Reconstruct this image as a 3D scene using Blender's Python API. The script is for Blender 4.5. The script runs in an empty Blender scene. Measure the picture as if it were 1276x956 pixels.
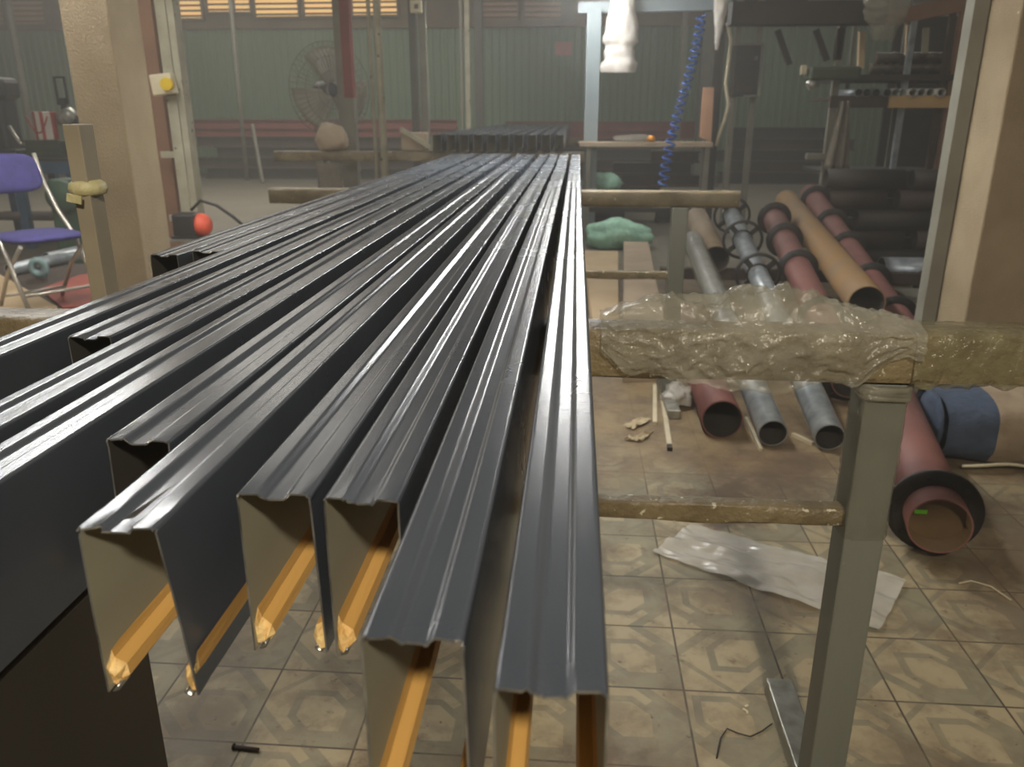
import bpy, bmesh, math, random
from mathutils import Vector, Matrix, noise
random.seed(7)
SC = bpy.context.scene
COL = SC.collection

# ------------------------------------------------------------------ camera, world, lights, exposure
F, CX, CY, VU, VV, H = 1000.0, 638.0, 478.0, 720.0, 140.0, 1.57
PITCH = math.atan((CY - VV) / F)
YAW = math.atan((VU - CX) / F / (math.cos(PITCH) + (CY - VV) / F * math.sin(PITCH)))
cam_d = bpy.data.cameras.new('camera')
cam_d.sensor_width = 36.0
cam_d.lens = 36.0 * F / 1276.0
cam_d.clip_start = 0.02
cam_d.clip_end = 200
cam_d.dof.use_dof = True
cam_d.dof.focus_distance = 1.0
cam_d.dof.aperture_fstop = 28.2 / 3.2
cam = bpy.data.objects.new('camera', cam_d)
COL.objects.link(cam)
cam.location = (0, 0, H)
cam.rotation_euler = (math.pi / 2 - PITCH, 0, YAW)
SC.camera = cam

W = bpy.data.worlds.new('world')
SC.world = W
W.use_nodes = True
W.node_tree.nodes['Background'].inputs[0].default_value = (0.75, 0.80, 0.78, 1)
W.node_tree.nodes['Background'].inputs[1].default_value = 0.05
# thin dusty haze that fills the hall
vs = W.node_tree.nodes.new('ShaderNodeVolumeScatter')
vs.inputs['Color'].default_value = (1.0, 0.975, 0.91, 1)
vs.inputs['Density'].default_value = 0.013
vs.inputs['Anisotropy'].default_value = 0.25
W.node_tree.links.new(vs.outputs[0], W.node_tree.nodes['World Output'].inputs['Volume'])

SC.view_settings.view_transform = 'Standard'
SC.view_settings.look = 'None'
SC.view_settings.exposure = 0.22
SC.view_settings.gamma = 1.0
SC.view_settings.use_curve_mapping = False


def light(name, kind, loc, power, color, target=None, **kw):
    d = bpy.data.lights.new(name, kind)
    d.energy = power
    d.color = color
    for k, v in kw.items():
        setattr(d, k, v)
    o = bpy.data.objects.new(name, d)
    COL.objects.link(o)
    o.location = loc
    if target is not None:
        o.rotation_euler = (Vector(target) - Vector(loc)).to_track_quat('-Z', 'Y').to_euler()
    return o


# high shop lamp behind the viewer, and unseen fill areas added under the roof
light('shop_lamp', 'AREA', (0.45, -1.75, 3.4), 108, (1.0, 0.89, 0.72), (0.1, 1.6, 0.6), shape='DISK', size=0.25)
light('hall_fill', 'AREA', (-6, 14, 5.8), 450, (1.0, 0.95, 0.85), (-6, 14.5, 0), shape='SQUARE', size=5)
light('hall_fill', 'AREA', (4, 15, 5.8), 110, (1.0, 0.98, 0.90), (4, 15.5, 0), shape='SQUARE', size=5)
light('hall_fill', 'AREA', (-4.5, 3.5, 5.8), 130, (1.0, 0.93, 0.82), (-3.5, 5, 0), shape='SQUARE', size=3)
light('hall_fill', 'AREA', (3.5, 5, 5.8), 45, (1.0, 0.93, 0.82), (3, 6, 0), shape='SQUARE', size=4)


# ------------------------------------------------------------------ pixel -> place helpers
def ray(u, v):
    a = (u - CX) / F
    d = (v - CY) / F
    hor = math.cos(PITCH) - d * math.sin(PITCH)
    dn = math.sin(PITCH) + d * math.cos(PITCH)
    return Vector((a * math.cos(YAW) - hor * math.sin(YAW), a * math.sin(YAW) + hor * math.cos(YAW), -dn))


def onz(u, v, z):
    r = ray(u, v)
    return r * ((z - H) / r.z) + Vector((0, 0, H))


def ony(u, v, y):
    r = ray(u, v)
    return r * (y / r.y) + Vector((0, 0, H))


# ------------------------------------------------------------------ materials
def rgb(r, g, b):
    def l(c):
        c /= 255.0
        return c / 12.92 if c <= 0.04045 else ((c + 0.055) / 1.055) ** 2.4
    return (l(r), l(g), l(b), 1)


def mat(name, c1, c2=None, scale=6, rough=0.6, metal=0.0, bump=0.0, bscale=60, stretch=(1, 1, 1), spots=None,
        spot_scale=40, spot_lo=0.66, alpha=1.0, coat=0.0, rough2=None, spec=None, bdist=0.02):
    m = bpy.data.materials.new(name)
    m.use_nodes = True
    nt = m.node_tree
    N, L = nt.nodes, nt.links
    b = N['Principled BSDF']
    b.inputs['Roughness'].default_value = rough
    b.inputs['Metallic'].default_value = metal
    b.inputs['Alpha'].default_value = alpha
    b.inputs['Coat Weight'].default_value = coat
    if spec is not None:
        b.inputs['Specular IOR Level'].default_value = spec
    tc = N.new('ShaderNodeTexCoord')
    mp = N.new('ShaderNodeMapping')
    mp.inputs['Scale'].default_value = stretch
    L.new(tc.outputs['Object'], mp.inputs['Vector'])
    if c2 is None:
        c2 = tuple(x * 0.75 for x in c1[:3]) + (1,)
    nz = N.new('ShaderNodeTexNoise')
    nz.inputs['Scale'].default_value = scale
    nz.inputs['Detail'].default_value = 6
    L.new(mp.outputs[0], nz.inputs['Vector'])
    rp = N.new('ShaderNodeValToRGB')
    rp.color_ramp.elements[0].position = 0.35
    rp.color_ramp.elements[1].position = 0.66
    rp.color_ramp.elements[0].color = c1
    rp.color_ramp.elements[1].color = c2
    L.new(nz.outputs[0], rp.inputs[0])
    out = rp.outputs[0]
    if spots is not None:
        n2 = N.new('ShaderNodeTexNoise')
        n2.inputs['Scale'].default_value = spot_scale
        n2.inputs['Detail'].default_value = 3
        L.new(tc.outputs['Object'], n2.inputs['Vector'])
        r2 = N.new('ShaderNodeValToRGB')
        r2.color_ramp.elements[0].position = spot_lo
        r2.color_ramp.elements[1].position = spot_lo + 0.05
        L.new(n2.outputs[0], r2.inputs[0])
        mx = N.new('ShaderNodeMixRGB')
        mx.inputs[2].default_value = spots
        L.new(r2.outputs[0], mx.inputs[0])
        L.new(out, mx.inputs[1])
        out = mx.outputs[0]
    L.new(out, b.inputs['Base Color'])
    if rough2 is not None:
        mr = N.new('ShaderNodeMapRange')
        mr.inputs['From Min'].default_value = 0.3
        mr.inputs['From Max'].default_value = 0.7
        mr.inputs['To Min'].default_value = rough
        mr.inputs['To Max'].default_value = rough2
        L.new(nz.outputs[0], mr.inputs[0])
        L.new(mr.outputs[0], b.inputs['Roughness'])
    if bump > 0:
        n3 = N.new('ShaderNodeTexNoise')
        n3.inputs['Scale'].default_value = bscale
        n3.inputs['Detail'].default_value = 4
        L.new(mp.outputs[0], n3.inputs['Vector'])
        bp = N.new('ShaderNodeBump')
        bp.inputs['Strength'].default_value = bump
        bp.inputs['Distance'].default_value = bdist
        L.new(n3.outputs[0], bp.inputs['Height'])
        L.new(bp.outputs[0], b.inputs['Normal'])
    return m


def emit_mat(name, c, strength):
    m = bpy.data.materials.new(name)
    m.use_nodes = True
    N, L = m.node_tree.nodes, m.node_tree.links
    b = N['Principled BSDF']
    b.inputs['Base Color'].default_value = c
    b.inputs['Emission Color'].default_value = c
    b.inputs['Emission Strength'].default_value = strength
    nz = N.new('ShaderNodeTexNoise')
    nz.inputs['Scale'].default_value = 1.3
    rp = N.new('ShaderNodeValToRGB')
    rp.color_ramp.elements[0].color = tuple(x * 0.6 for x in c[:3]) + (1,)
    rp.color_ramp.elements[1].color = c
    tc = N.new('ShaderNodeTexCoord')
    L.new(tc.outputs['Object'], nz.inputs['Vector'])
    L.new(nz.outputs[0], rp.inputs[0])
    L.new(rp.outputs[0], b.inputs['Emission Color'])
    return m


def floor_mat():
    m = bpy.data.materials.new('patterned_cement_tile')
    m.use_nodes = True
    nt = m.node_tree
    N, L = nt.nodes, nt.links
    b = N['Principled BSDF']
    tc = N.new('ShaderNodeTexCoord')
    sx = N.new('ShaderNodeSeparateXYZ')
    L.new(tc.outputs['Object'], sx.inputs[0])

    def M(op, a, c=None, d=None):
        n = N.new('ShaderNodeMath')
        n.operation = op
        for i, q in enumerate((a, c, d)):
            if q is None:
                continue
            if isinstance(q, (int, float)):
                n.inputs[i].default_value = q
            else:
                L.new(q, n.inputs[i])
        return n.outputs[0]
    T = 0.2945
    X = M('DIVIDE', M('SUBTRACT', sx.outputs[0], 0.344), T)
    Y = M('DIVIDE', M('SUBTRACT', sx.outputs[1], 1.930), T)
    fx = M('SUBTRACT', M('FRACT', X), 0.5)
    fy = M('SUBTRACT', M('FRACT', Y), 0.5)
    cell = N.new('ShaderNodeCombineXYZ')
    L.new(M('FLOOR', X), cell.inputs[0])
    L.new(M('FLOOR', Y), cell.inputs[1])
    wn = N.new('ShaderNodeTexWhiteNoise')
    wn.noise_dimensions = '3D'
    L.new(cell.outputs[0], wn.inputs['Vector'])
    sep2 = N.new('ShaderNodeSeparateColor')
    L.new(wn.outputs['Color'], sep2.inputs[0])
    flip = M('SUBTRACT', M('MULTIPLY', M('GREATER_THAN', wn.outputs['Value'], 0.5), 2.0), 1.0)
    fx2 = M('MULTIPLY', fx, flip)
    # squashed hexagon set along the diagonal of each tile
    sh = M('MULTIPLY', M('SUBTRACT', sep2.outputs[1], 0.5), 0.42)
    p = M('ADD', M('MULTIPLY', M('ADD', fx2, fy), 0.7071), sh)
    q = M('MULTIPLY', M('SUBTRACT', fx2, fy), 0.7071)
    ap = M('ABSOLUTE', p)
    aq = M('ABSOLUTE', q)
    hexd = M('MAXIMUM', M('ADD', M('MULTIPLY', ap, 0.62), M('MULTIPLY', aq, 0.60)), aq)
    ring = M('MULTIPLY', M('GREATER_THAN', hexd, 0.195), M('LESS_THAN', hexd, 0.265))
    # second set: bands cutting the corners, and a quarter octagon in two of them
    band = M('MULTIPLY', M('GREATER_THAN', aq, 0.36), M('LESS_THAN', aq, 0.47))
    band2 = M('MULTIPLY', M('GREATER_THAN', ap, 0.50), M('LESS_THAN', ap, 0.56))
    pat = M('MINIMUM', M('ADD', ring, M('ADD', band, band2)), 1.0)
    fill = M('MULTIPLY', M('GREATER_THAN', hexd, 0.265), M('LESS_THAN', aq, 0.36))
    fill = M('MULTIPLY', fill, M('GREATER_THAN', M('MULTIPLY', p, flip), 0.0))
    grout = M('GREATER_THAN', M('MAXIMUM', M('ABSOLUTE', fx), M('ABSOLUTE', fy)), 0.4895)

    def nz(scale, detail=6, off=0.0):
        n = N.new('ShaderNodeTexNoise')
        n.inputs['Scale'].default_value = scale
        n.inputs['Detail'].default_value = detail
        n.inputs['Roughness'].default_value = 0.62
        mp = N.new('ShaderNodeMapping')
        mp.inputs['Location'].default_value = (off, off * 0.7, 0)
        L.new(tc.outputs['Object'], mp.inputs[0])
        L.new(mp.outputs[0], n.inputs['Vector'])
        return n.outputs[0]

    def ramp(src, lo, hi):
        n = N.new('ShaderNodeMapRange')
        n.interpolation_type = 'SMOOTHSTEP'
        n.inputs['From Min'].default_value = lo
        n.inputs['From Max'].default_value = hi
        L.new(src, n.inputs[0])
        return n.outputs[0]

    def mix(fac, a, c):
        n = N.new('ShaderNodeMixRGB')
        for i, s in enumerate((fac, a, c)):
            if isinstance(s, (int, float)):
                n.inputs[i].default_value = s
            elif isinstance(s, tuple):
                n.inputs[i].default_value = s
            else:
                L.new(s, n.inputs[i])
        return n.outputs[0]
    wear = ramp(nz(7, 8), 0.36, 0.62)
    light_c = mix(nz(3.1, 4, 3), rgb(180, 166, 134), rgb(160, 143, 110))
    dark_c = mix(nz(5, 4, 9), rgb(120, 117, 98), rgb(140, 132, 108))
    mid_c = mix(nz(5, 4, 12), rgb(142, 136, 112), rgb(130, 124, 102))
    c = mix(M('MULTIPLY', fill, 0.8), light_c, mid_c)
    c = mix(M('MULTIPLY', pat, M('SUBTRACT', 1.0, M('MULTIPLY', wear, 0.45))), c, dark_c)
    c = mix(grout, c, rgb(70, 60, 45))
    stain = ramp(nz(2.6, 9, 20), 0.46, 0.64)
    c = mix(M('MULTIPLY', stain, 0.7), c, rgb(98, 80, 58))
    smear = ramp(nz(9, 12, 44), 0.48, 0.62)
    c = mix(M('MULTIPLY', smear, 0.5), c, rgb(124, 112, 90))
    spl = ramp(nz(16, 6, 61), 0.60, 0.68)
    c = mix(M('MULTIPLY', spl, 0.55), c, rgb(96, 78, 58))
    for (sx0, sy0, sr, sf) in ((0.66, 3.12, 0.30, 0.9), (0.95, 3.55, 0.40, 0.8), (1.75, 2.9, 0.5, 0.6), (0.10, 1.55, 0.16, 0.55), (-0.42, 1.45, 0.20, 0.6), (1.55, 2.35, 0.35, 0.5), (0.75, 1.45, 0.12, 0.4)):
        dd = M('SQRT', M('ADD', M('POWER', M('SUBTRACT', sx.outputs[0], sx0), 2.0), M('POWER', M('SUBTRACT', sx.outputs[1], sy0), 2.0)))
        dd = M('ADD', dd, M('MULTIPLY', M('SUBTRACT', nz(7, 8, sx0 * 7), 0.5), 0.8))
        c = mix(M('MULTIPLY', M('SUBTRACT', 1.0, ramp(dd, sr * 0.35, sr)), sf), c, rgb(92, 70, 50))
    specks = ramp(nz(26, 3, 31), 0.68, 0.73)
    c = mix(M('MULTIPLY', specks, 0.7), c, rgb(74, 56, 42))
    # dirtier, bare ground further down the hall
    far = ramp(M('ADD', sx.outputs[1], M('MULTIPLY', nz(1.6, 6, 5), 2.0)), 3.9, 4.9)
    dirt = mix(ramp(nz(3.5, 9, 2), 0.36, 0.64), rgb(140, 118, 86), rgb(92, 72, 52))
    c = mix(M('MULTIPLY', far, 0.85), c, dirt)
    far2 = ramp(sx.outputs[1], 6.5, 9.5)
    conc = mix(nz(1.1, 6, 8), rgb(128, 122, 108), rgb(104, 98, 86))
    c = mix(far2, c, conc)
    L.new(c, b.inputs['Base Color'])
    rr = N.new('ShaderNodeMapRange')
    rr.inputs['To Min'].default_value = 0.42
    rr.inputs['To Max'].default_value = 0.75
    L.new(nz(9, 5, 14), rr.inputs[0])
    L.new(rr.outputs[0], b.inputs['Roughness'])
    bp = N.new('ShaderNodeBump')
    bp.inputs['Strength'].default_value = 0.25
    bp.inputs['Distance'].default_value = 0.004
    L.new(M('SUBTRACT', nz(30, 5, 4), M('MULTIPLY', grout, 1.2)), bp.inputs['Height'])
    L.new(bp.outputs[0], b.inputs['Normal'])
    return m


K = {}
K['paint'] = mat('charcoal_paint', rgb(70, 75, 83), rgb(63, 68, 76), 5, rough=0.23, rough2=0.29, bump=0.4, bscale=520, bdist=0.0003)
K['raw'] = mat('primed_inner_face', rgb(168, 164, 142), rgb(152, 148, 128), 9, rough=0.5, metal=0.0, stretch=(1, 0.15, 1))
K['darkin'] = mat('dark_inner_face', rgb(72, 70, 64), rgb(62, 60, 56), 9, rough=0.55)  # darker inner face for some of the channels
K['yellow'] = mat('ochre_strip', rgb(208, 166, 98), rgb(190, 144, 74), 12, rough=0.55, bump=0.08, bscale=160, stretch=(1, 0.1, 1))
K['yraw'] = mat('torn_ochre_end', rgb(226, 196, 134), rgb(204, 160, 92), 60, rough=0.7, bump=0.3, bscale=120)
K['bare'] = mat('bare_cut_steel', rgb(190, 190, 185), rgb(120, 118, 112), 30, rough=0.3, metal=0.8)
K['concrete'] = mat('tan_rendered_concrete', rgb(158, 141, 113), rgb(140, 123, 96), 3, rough=0.9, bump=0.9, bscale=110, bdist=0.006, spots=rgb(205, 190, 160), spot_scale=22, spot_lo=0.74)
K['wrap'] = mat('film_wrapped_steel', rgb(128, 114, 84), rgb(98, 86, 62), 11, rough=0.35, rough2=0.6, bump=0.5, bscale=45, spots=rgb(196, 190, 166), spot_scale=60, spot_lo=0.66)
K['post'] = mat('dusty_grey_steel', rgb(122, 124, 114), rgb(108, 110, 100), 4, rough=0.45, metal=0.1, bump=0.08, bscale=200, stretch=(1, 1, 0.2), spots=rgb(190, 190, 180), spot_scale=70, spot_lo=0.76)
K['foot'] = mat('bright_steel', rgb(176, 176, 166), rgb(140, 138, 126), 20, rough=0.35, metal=0.5)
K['film'] = mat('clear_plastic_film', rgb(184, 181, 164), rgb(138, 133, 116), 10, rough=0.14, bump=0.2, bscale=90, alpha=0.43)
K['wrapfilm'] = mat('yellowed_wrap_film', rgb(150, 142, 108), rgb(116, 108, 78), 16, rough=0.18, bump=0.5, bscale=60, alpha=0.5)
K['bagfilm'] = mat('white_plastic_bag', rgb(236, 230, 220), rgb(216, 208, 196), 9, rough=0.3, bump=0.4, bscale=14, bdist=0.03, alpha=0.9)
K['wrapplain'] = mat('brown_stained_steel', rgb(112, 100, 76), rgb(86, 76, 56), 9, rough=0.5, bump=0.4, bscale=60, bdist=0.006, spots=rgb(170, 160, 130), spot_scale=40, spot_lo=0.68)
K['stopbar'] = mat('dusty_beige_bar', rgb(156, 146, 124), rgb(134, 124, 104), 5, rough=0.6)
K['shine'] = mat('painted_shine_steel', rgb(232, 230, 220), rgb(206, 204, 194), 12, rough=0.3, metal=0.2)  # near-white colour paints the shine onto the tubes
K['postfilm'] = mat('thin_clear_film', rgb(130, 130, 114), rgb(112, 112, 98), 16, rough=0.2, bump=0.4, bscale=80, bdist=0.006, alpha=0.35)
K['sheet'] = mat('milky_plastic_sheet', rgb(222, 217, 205), rgb(204, 198, 184), 9, rough=0.22, bump=0.3, bscale=30, bdist=0.008, alpha=0.7)
K['maroon'] = mat('maroon_primer', rgb(134, 88, 80), rgb(112, 74, 68), 4, rough=0.6, stretch=(1, 1, 1), bump=0.05, bscale=60)
K['flange'] = mat('black_flange', rgb(46, 40, 36), rgb(30, 27, 25), 12, rough=0.6)
K['galv'] = mat('galvanised_steel', rgb(176, 182, 184), rgb(140, 148, 152), 14, rough=0.34, metal=0.4, stretch=(1, 1, 1), bump=0.03, bscale=50)
K['rust'] = mat('ochre_rusty_pipe', rgb(148, 114, 70), rgb(132, 110, 84), 3.2, rough=0.7, bump=0.1, bscale=40)
K['greytan'] = mat('grey_tan_pipe', rgb(140, 122, 98), rgb(120, 104, 84), 5, rough=0.7)
K['inside'] = mat('dark_pipe_bore', rgb(52, 44, 36), rgb(38, 32, 27), 6, rough=0.8)
K['brownbore'] = mat('brown_pipe_bore', rgb(108, 84, 52), rgb(88, 68, 42), 6, rough=0.7)
K['green_st'] = mat('green_sticker', rgb(110, 200, 40), rgb(90, 170, 30), 9, rough=0.5)
K['green_wall'] = mat('green_sheet_steel', rgb(108, 132, 104), rgb(98, 120, 94), 0.6, rough=0.6, stretch=(1, 1, 0.3))
K['brownwall'] = mat('brown_upper_panel', rgb(112, 96, 74), rgb(96, 82, 64), 1.5, rough=0.8)
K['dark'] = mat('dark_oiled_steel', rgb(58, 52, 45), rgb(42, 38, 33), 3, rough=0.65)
K['darkrust'] = mat('dark_rusty_steel', rgb(74, 58, 46), rgb(52, 42, 35), 3, rough=0.7)
K['red'] = mat('red_primer_steel', rgb(128, 62, 54), rgb(108, 52, 46), 3, rough=0.6)
K['cream'] = mat('paint_splashed_post', rgb(168, 164, 142), rgb(140, 134, 112), 5, rough=0.6, spots=rgb(60, 56, 48), spot_scale=14, spot_lo=0.66)
K['greypost'] = mat('grey_post_paint', rgb(128, 126, 112), rgb(108, 104, 92), 3, rough=0.6)
K['dimpost'] = mat('dim_green_grey_post', rgb(88, 88, 78), rgb(76, 76, 68), 3, rough=0.6)
K['bluepost'] = mat('pale_blue_grey_post', rgb(150, 162, 164), rgb(128, 140, 144), 2, rough=0.45)
K['brownstrip'] = mat('brown_primer_strip', rgb(142, 108, 84), rgb(122, 92, 72), 3, rough=0.7)
K['tan'] = mat('tan_board', rgb(204, 180, 142), rgb(186, 160, 122), 2, rough=0.7)
K['cardboard'] = mat('brown_cardboard', rgb(178, 160, 136), rgb(160, 142, 118), 2.5, rough=0.85)
K['pinkcard'] = mat('pinkish_board', rgb(190, 148, 118), rgb(172, 134, 106), 3, rough=0.8)
K['redboard'] = mat('red_board', rgb(168, 74, 56), rgb(146, 62, 48), 2, rough=0.6)
K['bluefab'] = mat('blue_chair_fabric', rgb(62, 58, 116), rgb(50, 48, 98), 20, rough=0.85, bump=0.1, bscale=120)
K['chrome'] = mat('pale_chair_tube', rgb(186, 180, 168), rgb(160, 154, 142), 6, rough=0.3, metal=0.5)
K['yellowtape'] = mat('pale_yellow_tape', rgb(208, 200, 154), rgb(188, 178, 128), 20, rough=0.5, bump=0.3, bscale=50)
K['white'] = mat('off_white_plastic', rgb(216, 206, 176), rgb(198, 188, 156), 6, rough=0.5)
K['yellowcap'] = mat('yellow_knob', rgb(222, 190, 50), rgb(206, 170, 40), 8, rough=0.4)
K['black'] = mat('black_plastic', rgb(44, 42, 42), rgb(32, 31, 31), 6, rough=0.5)
K['orange'] = mat('orange_plastic', rgb(222, 92, 62), rgb(200, 78, 52), 6, rough=0.5)
K['blue'] = mat('blue_bench_paint', rgb(62, 92, 118), rgb(52, 78, 100), 4, rough=0.5)
K['greenm'] = mat('green_machine_paint', rgb(70, 98, 76), rgb(54, 78, 62), 3, rough=0.6)
K['dkgreen'] = mat('dark_green_plastic', rgb(58, 70, 50), rgb(46, 56, 42), 5, rough=0.6)
K['mint'] = mat('mint_green_fabric', rgb(172, 214, 190), rgb(146, 190, 164), 14, rough=0.85, bump=0.5, bscale=16)
K['hose'] = mat('blue_air_hose', rgb(40, 90, 170), rgb(34, 76, 150), 6, rough=0.3)
K['bagblue'] = mat('blue_sack_fabric', rgb(70, 82, 102), rgb(58, 70, 88), 10, rough=0.9, bump=0.5, bscale=24)
K['bagwhite'] = mat('dirty_white_sack', rgb(168, 150, 126), rgb(142, 124, 102), 7, rough=0.9, bump=0.5, bscale=14)
K['paper'] = mat('scrap_paper', rgb(196, 180, 146), rgb(176, 158, 126), 12, rough=0.8)
K['stick'] = mat('pale_strip', rgb(208, 196, 168), rgb(188, 176, 148), 9, rough=0.6)
K['fan'] = mat('grey_fan_wire', rgb(134, 128, 116), rgb(118, 112, 102), 6, rough=0.5, metal=0.3)
K['fanblade'] = mat('dusty_fan_blade', rgb(140, 134, 116), rgb(126, 120, 104), 4, rough=0.6)
K['cloth'] = mat('grey_hanging_cloth', rgb(118, 110, 96), rgb(98, 92, 80), 6, rough=0.9, bump=0.4, bscale=20)
K['shelfwood'] = mat('yellow_timber_beam', rgb(206, 170, 112), rgb(186, 150, 96), 4, rough=0.7, stretch=(0.2, 1, 1))
K['ceil'] = mat('roof_sheet', rgb(96, 92, 84), rgb(84, 80, 74), 0.5, rough=0.8)
K['glow'] = emit_mat('daylit_louvre_glass', rgb(238, 190, 120), 0.95)
K['dimglow'] = emit_mat('dim_louvre_glass', rgb(128, 98, 72), 0.22)
K['lamp'] = emit_mat('lamp_tube', rgb(248, 250, 252), 135.0)
K['floor'] = floor_mat()


# ------------------------------------------------------------------ mesh builder
WORLD = {}


class MB:
    def __init__(s):
        s.bm = bmesh.new()

    def _new(s, faces, mi):
        for f in faces:
            f.material_index = mi

    def box(s, c, size, rot=None, mi=0, bevel=0.0):
        r = bmesh.ops.create_cube(s.bm, size=1.0)
        vs = r['verts']
        M_ = Matrix.Translation(Vector(c)) @ (rot.to_4x4() if rot is not None else Matrix.Identity(4)) @ Matrix.Diagonal((*size, 1))
        bmesh.ops.transform(s.bm, matrix=M_, verts=vs)
        fs = set(f for v in vs for f in v.link_faces)
        s._new(fs, mi)
        if bevel > 0:
            es = list(set(e for v in vs for e in v.link_edges))
            bmesh.ops.bevel(s.bm, geom=es, offset=bevel, segments=2, affect='EDGES', profile=0.5)
        return s

    def bar(s, p0, p1, w, h, mi=0, up=(0, 0, 1), bevel=0.0):
        p0, p1 = Vector(p0), Vector(p1)
        d = p1 - p0
        x = d.normalized()
        u = Vector(up)
        if abs(x.dot(u)) > 0.98:
            u = Vector((0, 1, 0))
        yv = u.cross(x).normalized()
        zv = x.cross(yv)
        R = Matrix((x, yv, zv)).transposed()
        return s.box((p0 + p1) / 2, (d.length, w, h), R, mi, bevel)

    def tube(s, pts, r, seg=10, mi=0, cap=True, rs=None):
        pts = [Vector(p) for p in pts]
        rings = []
        prev = None
        for i, p in enumerate(pts):
            t = (pts[min(i + 1, len(pts) - 1)] - pts[max(i - 1, 0)]).normalized()
            if prev is None:
                a = Vector((0, 0, 1)) if abs(t.z) < 0.9 else Vector((1, 0, 0))
                prev = t.cross(a).normalized()
            n = (prev - t * prev.dot(t)).normalized()
            prev = n
            bt = t.cross(n)
            rr = rs[i] if rs else r
            rings.append([s.bm.verts.new(p + (n * math.cos(2 * math.pi * k / seg) + bt * math.sin(2 * math.pi * k / seg)) * rr) for k in range(seg)])
        for a, b in zip(rings, rings[1:]):
            for k in range(seg):
                f = s.bm.faces.new((a[k], a[(k + 1) % seg], b[(k + 1) % seg], b[k]))
                f.material_index = mi
                f.smooth = True
        if cap:
            s.bm.faces.new(list(reversed(rings[0]))).material_index = mi
            s.bm.faces.new(rings[-1]).material_index = mi
        return s

    def hollow(s, p0, p1, r, th, seg=32, mi=0, mi_in=1, plug=None):
        """open pipe from p0 to p1; inner wall uses mi_in"""
        p0, p1 = Vector(p0), Vector(p1)
        t = (p1 - p0).normalized()
        a = Vector((0, 0, 1)) if abs(t.z) < 0.9 else Vector((1, 0, 0))
        n = t.cross(a).normalized()
        bt = t.cross(n)

        def ring(p, rr):
            return [s.bm.verts.new(p + (n * math.cos(2 * math.pi * k / seg) + bt * math.sin(2 * math.pi * k / seg)) * rr) for k in range(seg)]
        o0, o1, i0, i1 = ring(p0, r), ring(p1, r), ring(p0, r - th), ring(p1, r - th)
        for A, B, m_, sm in ((o0, o1, mi, True), (i1, i0, mi_in, True), (i0, o0, mi, False), (o1, i1, mi, False)):
            for k in range(seg):
                f = s.bm.faces.new((A[k], A[(k + 1) % seg], B[(k + 1) % seg], B[k]))
                f.material_index = m_
                f.smooth = sm
        return s

    def grid(s, nu, nv, fn, mi=0, smooth=True, thick=0.0):
        g = [[s.bm.verts.new(fn(i / (nu - 1), j / (nv - 1))) for j in range(nv)] for i in range(nu)]
        for i in range(nu - 1):
            for j in range(nv - 1):
                f = s.bm.faces.new((g[i][j], g[i + 1][j], g[i + 1][j + 1], g[i][j + 1]))
                f.material_index = mi
                f.smooth = smooth
        if thick:
            bmesh.ops.recalc_face_normals(s.bm, faces=s.bm.faces)
            bmesh.ops.solidify(s.bm, geom=s.bm.faces[:], thickness=thick)
        return s

    def prism(s, poly, p0, axis, mi=0):
        """poly: list of 3D points (planar); extruded along vector axis"""
        a = [s.bm.verts.new(Vector(p0) + Vector(p)) for p in poly]
        b = [s.bm.verts.new(v.co + Vector(axis)) for v in a]
        n = len(a)
        s.bm.faces.new(a).material_index = mi
        s.bm.faces.new(list(reversed(b))).material_index = mi
        for k in range(n):
            s.bm.faces.new((a[(k + 1) % n], a[k], b[k], b[(k + 1) % n])).material_index = mi
        return s

    def lathe(s, prof, c, seg=24, mi=0, axis=None):
        """prof: [(r, h)] around +Z through c, or rotated by axis matrix"""
        R = axis if axis is not None else Matrix.Identity(3)
        rings = []
        for r, h in prof:
            rings.append([s.bm.verts.new(Vector(c) + R @ Vector((r * math.cos(2 * math.pi * k / seg), r * math.sin(2 * math.pi * k / seg), h))) for k in range(seg)])
        for a, b in zip(rings, rings[1:]):
            for k in range(seg):
                f = s.bm.faces.new((a[k], a[(k + 1) % seg], b[(k + 1) % seg], b[k]))
                f.material_index = mi
                f.smooth = True
        if prof[0] == prof[-1]:
            return s
        if prof[0][0] > 1e-4:
            s.bm.faces.new(list(reversed(rings[0]))).material_index = mi
        if prof[-1][0] > 1e-4:
            s.bm.faces.new(rings[-1]).material_index = mi
        return s

    def build(s, name, mats, parent=None, label=None, cat=None, group=None, kind=None, recalc=True, sharp=None):
        if recalc:
            bmesh.ops.recalc_face_normals(s.bm, faces=s.bm.faces)
        s.bm.verts.ensure_lookup_table()
        xs = [v.co for v in s.bm.verts]
        base = Vector(((min(v.x for v in xs) + max(v.x for v in xs)) / 2, (min(v.y for v in xs) + max(v.y for v in xs)) / 2, min(v.z for v in xs)))
        for v in s.bm.verts:
            v.co -= base
        me = bpy.data.meshes.new(name)
        s.bm.to_mesh(me)
        s.bm.free()
        if not isinstance(mats, (list, tuple)):
            mats = [mats]
        for m in mats:
            me.materials.append(m)
        if sharp is not None:
            me.shade_smooth()
            me.set_sharp_from_angle(angle=math.radians(sharp))
        o = bpy.data.objects.new(name, me)
        COL.objects.link(o)
        if parent is not None:
            o.parent = parent
            o.location = base - WORLD[parent]
        else:
            o.location = base
        WORLD[o] = base
        if label:
            o['label'] = label
        if cat:
            o['category'] = cat
        if group:
            o['group'] = group
        if kind:
            o['kind'] = kind
        return o


def thing(name, label, cat, loc, group=None):
    o = bpy.data.objects.new(name, None)
    o.empty_display_size = 0.05
    COL.objects.link(o)
    o.location = loc
    WORLD[o] = Vector(loc)
    o['label'] = label
    o['category'] = cat
    if group:
        o['group'] = group
    return o


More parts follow.
